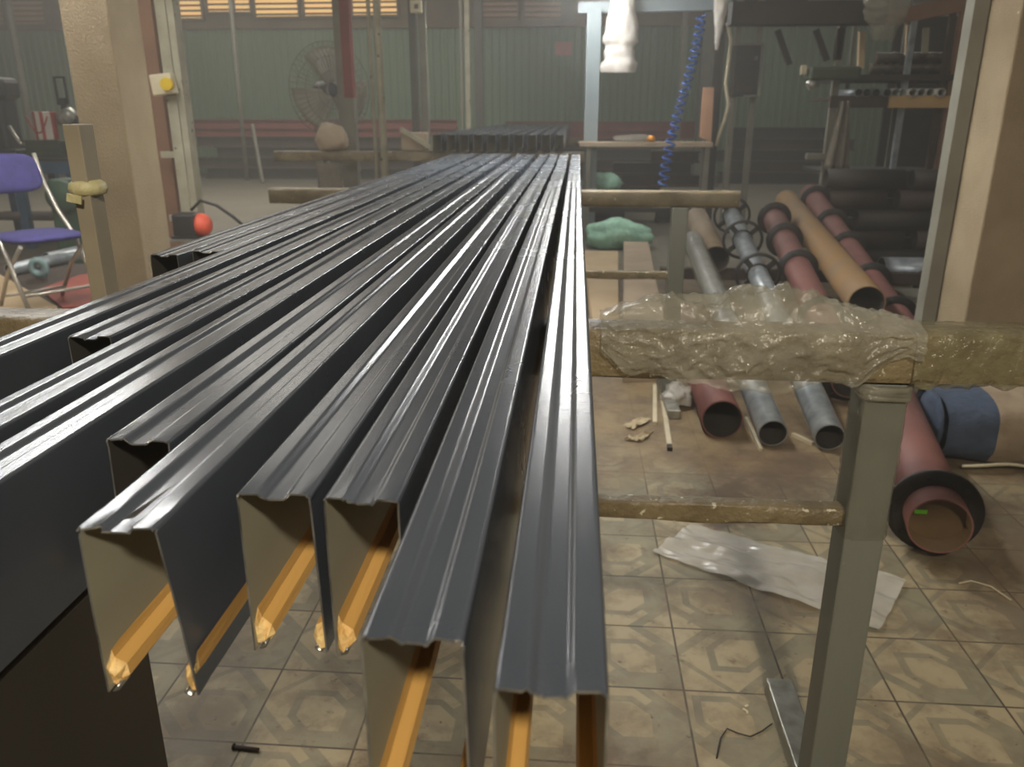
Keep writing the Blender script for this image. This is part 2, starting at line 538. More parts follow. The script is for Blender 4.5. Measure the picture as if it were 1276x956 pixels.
def copy_tree(o, label, loc=None, parent=None):
    c = o.copy()
    COL.objects.link(c)
    if parent is not None:
        c.parent = parent
    if label:
        c['label'] = label
    if loc is not None:
        c.location = loc
    for ch in list(o.children):
        copy_tree(ch, None, None, c)
    return c


def nz3(x, y, z):
    return noise.noise(Vector((x, y, z)))


# ------------------------------------------------------------------ setting
XL, XR, YB, YF, ZC = -17.0, 14.0, 22.0, -6.0, 6.2
MB().box(((XL + XR) / 2, (YB + YF) / 2, -0.05), (XR - XL, YB - YF, 0.1)).build('floor', K['floor'], kind='structure').data
bpy.data.objects['floor'].data.transform(Matrix.Translation(bpy.data.objects['floor'].location))
bpy.data.objects['floor'].location = (0, 0, 0)
MB().box(((XL + XR) / 2, (YB + YF) / 2, ZC + 0.05), (XR - XL, YB - YF, 0.1)).build('ceiling', K['ceil'], kind='structure')
MB().box((XL - 0.05, (YB + YF) / 2, ZC / 2), (0.1, YB - YF, ZC)).build('wall_left', K['green_wall'], kind='structure')
MB().box((XR + 0.05, (YB + YF) / 2, ZC / 2), (0.1, YB - YF, ZC)).build('wall_right', K['green_wall'], kind='structure')
MB().box(((XL + XR) / 2, YF - 0.05, ZC / 2), (XR - XL, 0.1, ZC)).build('wall_front', K['ceil'], kind='structure')
ZG = 3.62   # top of the green sheeting
m = MB()
per = 0.19
x = XL
ring_b, ring_t = [], []
while x < XR:
    for dx, dy in ((0, 0), (0.06, 0), (0.085, -0.035), (0.145, -0.035), (0.17, 0)):
        if x + dx <= XR:
            ring_b.append(m.bm.verts.new((x + dx, YB + dy, 0)))
            ring_t.append(m.bm.verts.new((x + dx, YB + dy, ZG)))
    x += per
for k in range(len(ring_b) - 1):
    m.bm.faces.new((ring_b[k], ring_b[k + 1], ring_t[k + 1], ring_t[k]))
m.box(((XL + XR) / 2, YB + 0.08, ZG / 2), (XR - XL, 0.1, ZG))
m.build('wall_back', K['green_wall'], kind='structure', recalc=False)
MB().box(((XL + XR) / 2, YB + 0.08, (ZG + ZC) / 2), (XR - XL, 0.1, ZC - ZG)).build('wall_back_upper', K['brownwall'], kind='structure')
MB().box(((XL + XR) / 2, YB - 0.06, ZG + 0.06), (XR - XL, 0.16, 0.16)).build('trim_1', K['brownwall'], kind='structure')
# louvre windows above the sheeting
spans = [(-60, 8, 37, 0), (14, 60, 37, 0), (219, 253, 24, 1), (257, 288, 16, 1), (291, 313, 16, 1), (317, 373, 22, 1), (378, 424, 21, 1), (438, 496, 20, 1), (600, 646, 26, 0), (652, 700, 26, 0)]
for i, (u0, u1, vb, lit) in enumerate(spans):
    a, b = ony(u0, vb, YB - 0.1), ony(u1, vb, YB - 0.1)
    z0, z1 = a.z, max(4.75, a.z + 0.9)
    fr = MB()
    t = 0.05
    for (cx, cz, w, h) in (((a.x + b.x) / 2, z0, b.x - a.x + t, t), ((a.x + b.x) / 2, z1, b.x - a.x + t, t), (a.x, (z0 + z1) / 2, t, z1 - z0), (b.x, (z0 + z1) / 2, t, z1 - z0)):
        fr.box((cx, YB - 0.06, cz), (w, 0.14, h))
    root = fr.build('window_%d' % (i + 1), K['brownwall'], kind='structure')
    MB().box(((a.x + b.x) / 2, YB + 0.01, (z0 + z1) / 2), (b.x - a.x, 0.02, z1 - z0)).build('pane', K['glow'] if lit else K['dimglow'], root)
    sl = MB()
    zz = z0 + 0.08
    while zz < z1 - 0.04:
        sl.box(((a.x + b.x) / 2, YB - 0.04, zz), (b.x - a.x - t, 0.05, 0.03), Matrix.Rotation(math.radians(35), 3, 'X'))
        zz += 0.125
    sl.build('louvre', K['brownwall'], root)

# ------------------------------------------------------------------ steel channels on the near trestles
CW, CH, ZT, TH = 0.055, 0.134, 1.31, 0.0014


def channel(name, label, xc, y0, y1, group, w=CW, h=CH, zt=ZT, flare=(0.002, 0.002), jag=0.002, seed=0, tilt=0.0, strips=(1, 1), inner_m='raw', yawd=0.0, dip=0.0036):
    root = thing(name, label, 'steel channel', (xc, (y0 + y1) / 2, zt - h), group)
    s_ = w / CW
    r = 0.0022 * s_
    hw = w / 2
    d = dip * s_
    rnd = random.Random(seed)
    def corner(sgn):
        rr_ = 0.0032 * s_
        pts_ = []
        for k_ in range(6):
            a_ = math.pi / 2 * k_ / 5
            pts_.append((sgn * (hw - rr_ + rr_ * math.cos(a_)), -rr_ + rr_ * math.sin(a_)))
        return pts_

    def slope(xa, xb, za, zb, n_):
        return [((xa + (xb - xa) * t_ / n_) * w, za + (zb - za) * (t_ / n_) ** 2 * (3 - 2 * t_ / n_)) for t_ in range(n_ + 1)]
    outer = [(-hw - flare[0], -h), (-hw - flare[0] * .5, -h * .5), (-hw - flare[0] * .1, -0.009)] + corner(-1) + [(-0.425 * w, 0.0), (-0.27 * w, 0.0)] + slope(-0.25, -0.08, 0, -d, 6) + [(-0.06 * w, -d), (0.10 * w, -d)] \
        + slope(0.12, 0.21, -d, 0.0, 6) + [(0.23 * w, 0.0), (0.425 * w, 0.0)] + corner(1)[::-1] + [(hw + flare[1] * .1, -0.009), (hw + flare[1] * .5, -h * .5), (hw + flare[1], -h)]
    n = len(outer)
    inner = []
    for i, (x, z) in enumerate(outer):
        a = outer[max(i - 1, 0)]
        b = outer[min(i + 1, n - 1)]
        tx, tz = b[0] - a[0], b[1] - a[1]
        l = math.hypot(tx, tz)
        inner.append((x + tz / l * TH * s_, z - tx / l * TH * s_))
    if h / w > 0:
        pass
    NS = 110 if y1 - y0 > 3 else 40
    m = MB()
    bm = m.bm
    RO, RI = [], []
    ph = rnd.random() * 9
    for k in range(NS + 1):
        f = k / NS
        f = f * f * 0.5 + f * 0.5
        y = y0 + (y1 - y0) * f
        wz = 0.0006 * s_ * math.sin(y * 2.1 + ph) + 0.0001 * math.sin(y * 5.3 + ph * 2)
        wx = 0.0012 * math.sin(y * 1.3 + ph) + yawd * (y - y0)
        ro, ri = [], []
        for i in range(n):
            jx = jz = jy = 0
            if k == 0:
                jy = (rnd.random() - 0.5) * jag
                jz = (rnd.random() - 0.5) * jag * 0.5
                jx = (rnd.random() - 0.5) * jag * 0.3
            tl = outer[i][0] * tilt
            ro.append(bm.verts.new((xc + outer[i][0] + wx + jx, y + jy, zt + outer[i][1] + wz + jz + tl)))
            ri.append(bm.verts.new((xc + inner[i][0] + wx + jx, y + jy, zt + inner[i][1] + wz + jz + tl)))
        RO.append(ro)
        RI.append(ri)
    for k in range(NS):
        for i in range(n - 1):
            f = bm.faces.new((RO[k][i], RO[k + 1][i], RO[k + 1][i + 1], RO[k][i + 1]))
            f.material_index = 0
            f = bm.faces.new((RI[k][i], RI[k][i + 1], RI[k + 1][i + 1], RI[k + 1][i]))
            f.material_index = 1
        for i in (0, n - 1):
            bm.faces.new((RO[k][i], RI[k][i], RI[k + 1][i], RO[k + 1][i])).material_index = 2
    for k in (0, NS):
        for i in range(n - 1):
            bm.faces.new((RO[k][i], RO[k][i + 1], RI[k][i + 1], RI[k][i])).material_index = 2 if k == 0 else 0
    sh = m.build('channel_body', [K['paint'], K[inner_m], K['bare']], root, sharp=35)
    # ochre strip along the inner foot of each leg, with a torn front end and a curl of bare lip
    for side, on in ((-1, strips[0]), (1, strips[1])):
        if not on:
            continue
        sw, sht = 0.0125 * s_, 0.021 * s_
        xi = xc + side * (hw + (flare[0] if side < 0 else flare[1]) - 0.0012 * s_)
        zb = zt - h + 0.001
        sec = [(0, 0), (-side * sw * 0.55, 0.0), (-side * sw, sht * 0.35), (-side * sw * 0.85, sht * 0.75), (-side * sw * 0.2, sht), (0, sht * 1.45)]
        q = MB()
        rings = []
        ys = [y0 + 0.004, y0 + 0.010, y0 + 0.02] + [y0 + 0.02 + (y1 - y0 - 0.03) * t / 12 for t in range(1, 13)]
        for k, y in enumerate(ys):
            rr = []
            for (sx_, sz_) in sec:
                jj = (rnd.random() - .5) * 0.008 * s_ if k == 0 else ((rnd.random() - .5) * 0.003 * s_ if k == 1 else 0)
                wz = 0.0006 * math.sin(y * 2.1 + ph)
                wx = 0.0012 * math.sin(y * 1.3 + ph) + yawd * (y - y0)
                tap = 0.65 if k == 0 else 1.0
                rr.append(q.bm.verts.new((xi + sx_ * tap + wx, y + jj, zb + sz_ * tap + wz + (0.002 if k == 0 else 0))))
            rings.append(rr)
        for a, b in zip(rings, rings[1:]):
            for i in range(6):
                f = q.bm.faces.new((a[i], a[(i + 1) % 6], b[(i + 1) % 6], b[i]))
                f.material_index = 1 if a is rings[0] else 0
        q.bm.faces.new(rings[0]).material_index = 1
        q.bm.faces.new(list(reversed(rings[-1]))).material_index = 0
        st = q.build('edge_strip', [K['yellow'], K['yraw']], root)
        st['label'] = 'ochre strip along the inner foot of the channel'
        if name == 'steel_channel' and y0 > 0.2 and y0 < 1.0:
            lp = MB()
            pts = []
            for t in range(6):
                a_ = t / 5 * 2.4
                pts.append((xi - side * (0.003 + 0.006 * math.sin(a_)), zb - 0.001 + 0.006 * (1 - math.cos(a_)) * 0.6))
            lp.grid(6, 2, lambda a, b: Vector((pts[round(a * 5)][0], y0 + 0.001 + b * 0.014, pts[round(a * 5)][1])), thick=0.0008)
            lp.build('lip_end', K['bare'], root)
    return root


SPLAY = []
G1 = 'painted steel channels on the near trestles'
near = [
    # xc, y0, label, flare, tilt, seed
    (-0.007, 0.314, 'rightmost dark grey steel channel, with the strongest lamp highlights, beside the open floor', (0.001, 0.001), 0.00),
    (-0.080, 0.349, 'second dark grey channel from the right, end just left of the rightmost one', (0.001, 0.003), 0.00),
    (-0.147, 0.503, 'third grey channel from the right, right one of the close pair of ends', (0.000, 0.000), 0.00),
    (-0.212, 0.506, 'fourth grey channel from the right, left one of the close pair of ends', (0.000, 0.003), 0.00),
    (-0.297, 0.450, 'fifth dark grey channel from the right, with splayed legs and a dented bright front edge', (0.002, 0.011), 0.03),
    (-0.362, 0.595, 'sixth dark grey channel from the right, its front end half hidden behind the splayed one', (0.001, 0.000), -0.02),
    (-0.446, -0.45, 'seventh channel from the right, with the broad dark side running out of the lower left', (0.0, 0.004), 0.04),
    (-0.519, -0.55, 'eighth channel from the right, with bright streaks running out at the left edge', (0.0, 0.0), 0.05),
    (-0.590, 0.908, 'ninth channel from the right, its end set back behind the streaked ones at left', (0.0, 0.0), 0.02),
    (-0.668, -0.30, 'tenth channel from the right, its dark side running out near the wrapped beam end', (0.0, 0.0), 0.00),
]
for i, (xc, y0, lab, fl, tl) in enumerate(near):
    jag = 0.004 if i in (4,) else 0.0025
    ch_ = channel('steel_channel', lab, xc, y0, 5.5 + 0.02 * (i % 3), G1, flare=fl, jag=jag, seed=i + 1, tilt=tl, inner_m=('darkin' if i in (5, 8) else 'raw'), yawd=(-0.0015 if i in (6, 7, 9) else 0.0), h=CH)
    if i == 4:
        q = MB()
        a0, a1 = Vector((-0.300, 0.462, 1.3095)), Vector((-0.287, 0.512, 1.3125))
        q.bm.faces.new([q.bm.verts.new(p_) for p_ in (a0, a0 + Vector((0.006, 0.004, -0.001)), a1)])
        bmesh.ops.solidify(q.bm, geom=q.bm.faces[:], thickness=0.0006)
        q.build('steel_sliver', K['bare'], ch_)
channel('steel_channel', 'leftmost channel on the near trestles, its end far back beside the tan concrete column', -0.790, 1.492, 5.5, G1, seed=22, inner_m='darkin')
channel('steel_channel', 'second channel from the left, its end set back just right of the leftmost channel', -0.728, 1.540, 5.52, G1, seed=23, inner_m='darkin')

# second stack, further down the hall
G2 = 'painted steel channels in the far stack'
ords = ['rightmost', 'second from the right', 'third from the right', 'fourth from the right', 'fifth from the right', 'sixth from the right', 'seventh from the right', 'eighth from the right', 'ninth from the right', 'leftmost']
w2, h2 = 0.088, 0.172
xr = ony(700, 188, 8.35).x - w2 / 2 + 0.02
xl = ony(541, 188, 8.35).x + w2 / 2
zt2 = 1.19 + h2
first = channel('steel_channel', 'rightmost dark grey channel in the far stack behind the near channels', xr, 8.3, 15.8, G2, w=w2, h=h2, zt=zt2, seed=40, strips=(0, 0))
b2 = first.location.copy()
for k in range(1, 10):
    dx = (xl - xr) * k / 9
    copy_tree(first, 'dark grey channel %s in the far stack behind the near channels' % ords[k], b2 + Vector((dx, random.uniform(-0.04, 0.06), 0)))

# ------------------------------------------------------------------ wrapped trestles that carry the channels
ZB = 1.176


def wrapped_bar(name, p0, p1, half, parent, matl, amp=0.006, seg=16, n=40, seed=0.0, label=None):
    p0, p1 = Vector(p0), Vector(p1)
    d = (p1 - p0).normalized()
    up = Vector((0, 0, 1))
    sd = d.cross(up).normalized()
    m = MB()
    rings = []
    for k in range(n + 1):
        p = p0.lerp(p1, k / n)
        rr = []
        for j in range(seg):
            a = 2 * math.pi * (j + 0.5) / seg
            ca, sa = math.cos(a), math.sin(a)
            e = 0.28
            ux = math.copysign(abs(ca) ** e, ca) * half
            uz = math.copysign(abs(sa) ** e, sa) * half
            q = 1 + amp / half * nz3(k * 0.45 + seed, j * 0.7, seed)
            if sa > 0.3:
                q = 1 + min(0, (q - 1)) * 0.5 
            rr.append(m.bm.verts.new(p + sd * ux * q + up * uz * q))
        rings.append(rr)
    for a, b in zip(rings, rings[1:]):
        for j in range(seg):
            f = m.bm.faces.new((a[j], a[(j + 1) % seg], b[(j + 1) % seg], b[j]))
            f.smooth = True
    m.bm.faces.new(rings[0])
    m.bm.faces.new(list(reversed(rings[-1])))
    o = m.build(name, matl, parent, sharp=40)
    if label:
        o['label'] = label
    return o


def trestle(label, y, x0, x1, px, bt, pw, feet=True, cross=0.775, left_leg=None, zb=ZB, matl='wrap'):
    t = thing('trestle', label, 'trestle', (px, y, 0), 'wrapped steel trestles under the channels')
    wrapped_bar('top_beam', (x0, y, zb - bt / 2), (x1, y, zb - bt / 2), bt / 2, t, K[matl], seed=y)
    for lx in (px, left_leg):
        if lx is None:
            continue
        MB().bar((lx, y, 0.045), (lx, y, zb - bt), pw, pw, bevel=0.004).build('leg', K['post'], t)
        if feet and lx == px:
            MB().box((lx, y + 0.03, 0.025), (0.072, 0.72, 0.05), bevel=0.004).build('foot', K['foot'], t)
    if cross:
        wrapped_bar('cross_bar', (left_leg if left_leg else x0, y, cross), (px, y, cross), 0.021, t, K['wrap'], amp=0.004, seed=y + 4, n=30)
    return t


tr1 = trestle('nearest trestle, with a thick film-wrapped beam and grey square post on the tiled floor', 1.55, -1.45, 1.75, 0.608, 0.10, 0.080, left_leg=-1.12)
pa = ony(848, 240, 4.43)
tr2 = trestle('second trestle down the hall, a plain brown beam end and post beside the pipes', 4.43, ony(338, 240, 4.43).x, ony(921, 240, 4.43).x, pa.x, 0.085, 0.085, left_leg=-1.35, cross=0.72, matl='wrapplain')
pb = ony(700, 200, 8.55)
tr3 = trestle('third trestle, under the far stack, with a pale wrapped beam end at left', 8.55, ony(343, 190, 8.55).x, ony(728, 190, 8.55).x, pb.x, 0.10, 0.08, left_leg=ony(400, 200, 8.55).x, cross=None, feet=False, zb=1.188)
tr4 = trestle('farthest trestle, hidden under the rear half of the far stack', 13.2, ony(560, 170, 13.2).x, ony(722, 170, 13.2).x, ony(690, 170, 13.2).x, 0.10, 0.08, left_leg=ony(590, 170, 13.2).x, cross=None, feet=False, zb=1.188)
# plastic tied round the post head and around the crossbar
q = MB()
for k in range(5):
    z0 = 1.075 - k * 0.004
pts = []
for k in range(90):
    a = k * 0.42
    pts.append((0.608 + 0.046 * math.copysign(abs(math.cos(a)) ** 0.4, math.cos(a)), 1.55 + 0.046 * math.copysign(abs(math.sin(a)) ** 0.4, math.sin(a)), 1.072 - k * 0.0003 + 0.006 * nz3(k * 0.3, 1, 2)))
q.tube(pts, 0.006, 6)
q.build('tied_film', K['film'], tr1)
def sleeve(a, b):
    th = a * 2 * math.pi
    z_ = 0.74 + b * 0.335
    hw_ = 0.0425 + 0.006 * max(0.0, nz3(math.cos(th) * 2 + z_ * 9, math.sin(th) * 2, z_ * 16)) + 0.003 * abs(nz3(a * 30, z_ * 60, 4))
    e = 0.25
    return Vector((0.608 + math.copysign(abs(math.cos(th)) ** e, math.cos(th)) * hw_, 1.55 + math.copysign(abs(math.sin(th)) ** e, math.sin(th)) * hw_, z_))


MB().grid(65, 40, sleeve).build('leg_film', K['postfilm'], tr1, label='clear film wound round the upper leg')
# crumpled clear film draped on the near beam
def ridged(x, y, sd):
    return 1.0 - 2.0 * abs(nz3(x, y, sd))


def film(a, b):
    x = 0.055 + a * 0.60
    env = max(0.0, math.sin(math.pi * min(1, max(0, a * 1.02)))) ** 0.8
    half = 0.053
    low = -0.045 - 0.065 * math.sin(math.pi * min(1, a * 1.05)) ** 0.8 - 0.02 * nz3(x * 14, 3, 3)
    path = [(-half - 0.005, low), (-half - 0.008, low * 0.5), (-half - 0.002, 0.006), (-half * 0.4, 0.014), (half, 0.012), (half + 0.008, -0.05)]
    t = b * (len(path) - 1)
    i = min(int(t), len(path) - 2)
    f = t - i
    yy = path[i][0] * (1 - f) + path[i + 1][0] * f
    zz = path[i][1] * (1 - f) + path[i + 1][1] * f
    n1 = nz3(x * 8, b * 2.2, 1.3)
    r1 = ridged(x * 13 + b * 5, b * 6 - x * 6, 5.1)
    r2 = ridged(x * 30 - b * 8, b * 13 + x * 12, 8.4)
    n3 = nz3(x * 80, b * 30, 8.1)
    if b < 0.42:
        wv = 0.012 + 0.3 * env * 0.03
        out = max(0.001, 0.010 * env + wv * 0.5 * r1 + 0.005 * r2 + 0.002 * n3)
        yy -= out
        zz += 0.006 * nz3(x * 40, b * 20, 2)
    else:
        g_ = math.sin(math.pi * min(1, (b - 0.42) / 0.5))
        zz += max(-0.003, (0.026 + 0.05 * n1 + 0.018 * r1 + 0.008 * r2) * env * g_ + 0.004 * r2 + 0.003 * n3)
        yy += 0.012 * nz3(x * 16, b * 9, 7)
    return Vector((x, 1.55 + yy, ZB + zz))


MB().grid(200, 60, film).build('plastic_film', K['film'], label='crumpled clear plastic film draped over the near trestle beam, right of the channels', cat='plastic film')
# tight film round the beam right of the post
wrapped_bar('beam_wrapping', (0.642, 1.55, ZB - 0.048), (1.74, 1.55, ZB - 0.048), 0.056, tr1, K['wrapfilm'], amp=0.012, n=110, seed=3.3)

# upright stop with tape at the left beam end
st = thing('end_stop', 'grey steel upright with pale yellow tape at the left end of the near beam', 'post', (-0.985, 1.55, ZB))
q = MB()
q.box((-0.982, 1.59, ZB + 0.186), (0.034, 0.05, 0.372), bevel=0.002)
q.build('angle_bar', K['stopbar'], st)
q = MB()
q.lathe([(0.026, 0), (0.034, 0.004), (0.037, 0.014), (0.034, 0.024), (0.026, 0.030)], (-0.982, 1.590, ZB + 0.235), 14)
q.box((-0.988, 1.548, ZB + 0.232), (0.03, 0.004, 0.016), Matrix.Rotation(0.2, 3, 'Y'))
q.build('tape_wrap', K['yellowtape'], st)

# dark panel standing below the left channels
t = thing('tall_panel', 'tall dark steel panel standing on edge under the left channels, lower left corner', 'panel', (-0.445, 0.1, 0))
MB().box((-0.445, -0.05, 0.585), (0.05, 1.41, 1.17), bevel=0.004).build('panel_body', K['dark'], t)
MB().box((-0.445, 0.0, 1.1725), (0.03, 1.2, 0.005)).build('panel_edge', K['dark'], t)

# ------------------------------------------------------------------ columns
def column(name, label, xa, xb, ya, yb, matl, h=ZC):
    q = MB()
    nz_ = 30
    pr = [(xa, ya), (xb, ya), (xb, yb), (xa, yb)]
    q.box(((xa + xb) / 2, (ya + yb) / 2, h / 2), (xb - xa, yb - ya, h), bevel=0.008)
    es = [e for e in q.bm.edges if abs(e.verts[0].co.z - e.verts[1].co.z) > 1]
    bmesh.ops.subdivide_edges(q.bm, edges=es, cuts=40, use_grid_fill=True)
    for v in q.bm.verts:
        v.co.x += 0.006 * nz3(v.co.y * 2, v.co.z * 3.1, 1)
        v.co.y += 0.006 * nz3(v.co.x * 2, v.co.z * 3.1, 7)
    return q.build(name, matl, label=label, cat='column', kind=None)


column('concrete_column', 'tan rough concrete column at left, behind the leftmost channels', -2.527, -2.281, 4.1, 4.40, K['concrete'])
column('concrete_column', 'rough concrete column at the right edge, behind the wrapped beam', 1.945, 2.36, 4.05, 4.43, K['concrete'])

# ------------------------------------------------------------------ pipes on the right
GP = 'round pipes lying on the floor at right'


def flange_at(p, t, r_in, r_out, th, parent, spoked=False, holes=6):
    """ring round axis t at p"""
    R = Vector((0, 0, 1)).rotation_difference(t).to_matrix()
    q = MB()
    if not spoked:
        for (ri, ro) in ((r_in, r_out),):
            q.lathe([(ri, -th / 2), (ro, -th / 2), (ro, th / 2), (ri, th / 2), (ri, -th / 2)], p, 36, 0, R)
            for k in range(holes):
                a = 2 * math.pi * k / holes
                c = Vector(p) + R @ Vector(((ri + ro) / 2 * math.cos(a), (ri + ro) / 2 * math.sin(a), 0))
                q.tube([c - t * th * 0.9, c + t * th * 0.9], (ro - ri) * 0.16, 6)
    else:
        q.lathe([(r_in, -th / 2), (r_in + 0.012, -th / 2), (r_in + 0.012, th / 2), (r_in, th / 2), (r_in, -th / 2)], p, 36, 0, R)
        q.lathe([(r_out - 0.022, -th / 2), (r_out, -th / 2), (r_out, th / 2), (r_out - 0.022, th / 2), (r_out - 0.022, -th / 2)], p, 36, 0, R)
        for k in range(4):
            a = 2 * math.pi * (k + 0.5) / 4
            d = R @ Vector((math.cos(a), math.sin(a), 0))
            q.bar(Vector(p) + d * (r_in + 0.004), Vector(p) + d * (r_out - 0.008), 0.04, th, up=t)
    return q.build('flange', K['flange'], parent)


def pipe(name, label, p0, p1, r, matl, flanges=(), fr=0.15, spoked=False, bore='inside', th=0.006, group=GP):
    p0, p1 = Vector(p0), Vector(p1)
    t = (p1 - p0).normalized()
    ln = (p1 - p0).length
    base = (p0 + p1) / 2
    root = thing(name, label, 'pipe', (base.x, base.y, min(p0.z, p1.z) - r), group)
    MB().hollow(p0, p1, r, th, 36).build('pipe_body', [matl, K[bore]], root)
    for f in flanges:
        flange_at(p0 + t * (f * ln), t, r * 0.99, fr, 0.018, root, spoked)
    return root


pipe('plain_pipe', 'thick maroon pipe with an open dark end, leftmost of the pipes under the near beam', onz(900, 523, 0.102), onz(847, 392, 0.102), 0.102, K['maroon'])
pipe('plain_pipe', 'plain silver pipe lying next to the thick maroon pipe', onz(963, 540, 0.072), ony(862, 298, 7.2), 0.072, K['galv'])
pipe('flanged_pipe', 'silver pipe with open black spoked flanges on its far half', onz(1034, 545, 0.073), ony(910, 264, 7.6), 0.073, K['galv'], (0.58, 0.79, 0.97), 0.165, True)
pipe('flanged_pipe', 'maroon pipe with black flanges between the spoked silver pipe and the ochre pipe', onz(1060, 476, 0.152), ony(962, 266, 7.8), 0.100, K['maroon'], (0.02, 0.27, 0.55, 0.76, 0.95), 0.15)
pipe('plain_pipe', 'ochre rusty pipe with an open end, lying on top of the maroon pipes', ony(1080, 378, 5.1), ony(980, 250, 9.0), 0.112, K['rust'])
pipe('flanged_pipe', 'maroon pipe with black flanges right of the ochre pipe, beside the column', onz(1163, 468, 0.152), ony(1010, 241, 9.0), 0.100, K['maroon'], (0.03, 0.20, 0.36, 0.55, 0.72, 0.93), 0.15)
rp6 = pipe('flanged_pipe', 'short maroon flanged pipe with a green sticker in its end, nearest pipe beside the post', onz(1171, 656, 0.166), onz(1113, 497, 0.166), 0.108, K['maroon'], (0.085,), 0.165, bore='brownbore')
p6a, p6b = onz(1171, 656, 0.166), onz(1113, 497, 0.166)
tt = (p6b - p6a).normalized()
R6 = Vector((0, 0, 1)).rotation_difference(tt).to_matrix()
MB().lathe([(0.1025, 0), (0.1025, 0.006)], p6a + tt * 0.09, 32, 0, R6).build('end_plate', K['brownbore'], rp6)
q = MB()
q.box(p6a + tt * 0.088 + R6 @ Vector((0, 0, 0)) + Vector((-0.055, 0, 0.012)), (0.045, 0.003, 0.016), Matrix.Rotation(0.0, 3, 'Z'))
q.build('sticker', K['green_st'], rp6, label='bright green sticker')
pg = ony(892, 323, 6.9)
pipe('plain_pipe', 'grey tan pipe with a wide dark mouth behind the second trestle post', pg, pg + (ony(868, 272, 8.6) - pg), 0.115, K['greytan'])
# film wrapped round the plain silver pipe
a_, b_ = onz(963, 540, 0.072), ony(862, 298, 7.2)
q = MB()
ax = (b_ - a_)
q.tube([a_ + ax * (0.44 + 0.55 * k / 30) for k in range(31)], 0.09, 14, rs=[0.084 + 0.02 * abs(nz3(k * 0.7, 3, 1)) for k in range(31)], cap=False)
q.build('plastic_film', K['film'], label='clear film wrapped round the far half of the plain silver pipe', cat='plastic film')
# rack that carries the raised far ends
t = thing('pipe_rest', 'low dark rest bar under the far ends of the pipes', 'rest', (1.9, 7.25, 0))
MB().bar((0.75, 7.0, 0.25), (3.2, 7.0, 0.23), 0.09, 0.09).build('rest_beam', K['darkrust'], t)
for x_ in (0.9, 3.0):
    MB().bar((x_, 7.0, 0), (x_, 7.0, 0.2), 0.08, 0.08).build('leg', K['darkrust'], t)

# ------------------------------------------------------------------ things on the floor at right
def sheet_fn(c, amp, sc, seed, z0=0.004, ew=0.02):
    def fn(a, b):
        p = (c[0] * (1 - a) + c[3] * a) * (1 - b) + (c[1] * (1 - a) + c[2] * a) * b
        p = p.copy()
        p.x += ew * nz3(a * 4, b * 6, seed) 
        p.y += ew * nz3(a * 4, b * 6, seed + 9)
        p.z = z0 + amp * max(0, 0.35 + nz3(a * sc, b * sc * 0.8, seed) + 0.4 * nz3(a * sc * 3, b * sc * 3, seed))
        return p
    return fn


cs = [onz(812, 690, 0), onz(862, 655, 0), onz(1128, 728, 0), onz(1095, 790, 0)]
MB().grid(70, 40, sheet_fn(cs, 0.02, 5, 2.2, 0.004, 0.006)).build('plastic_sheet', K['sheet'], label='milky translucent plastic sheet lying flat on the tiles behind the post', cat='plastic sheet')
# woven sack
t = thing('woven_sack', 'blue and dirty white woven sack lying on the floor at the right edge', 'sack', (1.95, 3.75, 0))


def sack_fn(x0, x1, seed):
    def fn(a, b):
        x = x0 + (x1 - x0) * a
        th = b * 2 * math.pi
        tp = 0.75 + 0.25 * math.sin(math.pi * min(1, max(0.08, (x - 1.68) / 0.9)))
        ry, rz = 0.24 * tp, 0.175 * tp
        yy = math.copysign(abs(math.cos(th)) ** 0.7, math.cos(th)) * ry
        zz = math.copysign(abs(math.sin(th)) ** 0.75, math.sin(th)) * rz
        k = 1 + 0.07 * nz3(x * 5, math.cos(th) * 2, math.sin(th) * 2 + seed)
        return Vector((x, 3.76 + yy * k, max(0.002, 0.165 + zz * k)))
    return fn


MB().grid(14, 33, sack_fn(1.73, 1.94, 1)).build('blue_end', K['bagblue'], t, label='blue end of the sack')
MB().grid(20, 33, sack_fn(1.94, 2.5, 1)).build('white_side', K['bagwhite'], t, label='dirty white side of the sack')
for xx, mm in ((1.73, 'bagblue'), (2.5, 'bagwhite')):
    q = MB()
    q.lathe([(0.001, 0), (0.1, 0.0), (0.15, 0.002)], (xx, 3.76, 0.165), 24, 0, Matrix.Rotation(math.pi / 2, 3, 'Y'))
    q.build('sack_end', K[mm], t)
q = MB()
q.tube([(1.80 + 0.05 * k, 3.52 - 0.012 * math.sin(k * 0.9), 0.03 + 0.016 * math.sin(k * 0.5)) for k in range(14)], 0.008, 6)
q.build('hem_cord', K['white'], t, label='white hem along the foot of the sack')

# pale strips, scraps, wires, nail
def strip(label, a, b, w, h, name='strip', m_='stick', tip=None):
    t_ = thing(name, label, 'strip', (a.x, a.y, 0), 'pale strips on the floor')
    MB().bar((a.x, a.y, h / 2), (b.x, b.y, h / 2), w, h).build('strip_body', K[m_], t_)
    if tip:
        d = (a - b).normalized()
        MB().bar((a.x, a.y, h / 2), (a.x + d.x * tip, a.y + d.y * tip, h / 2), w * 1.02, h * 1.02).build('cut_end', K['dark'], t_)


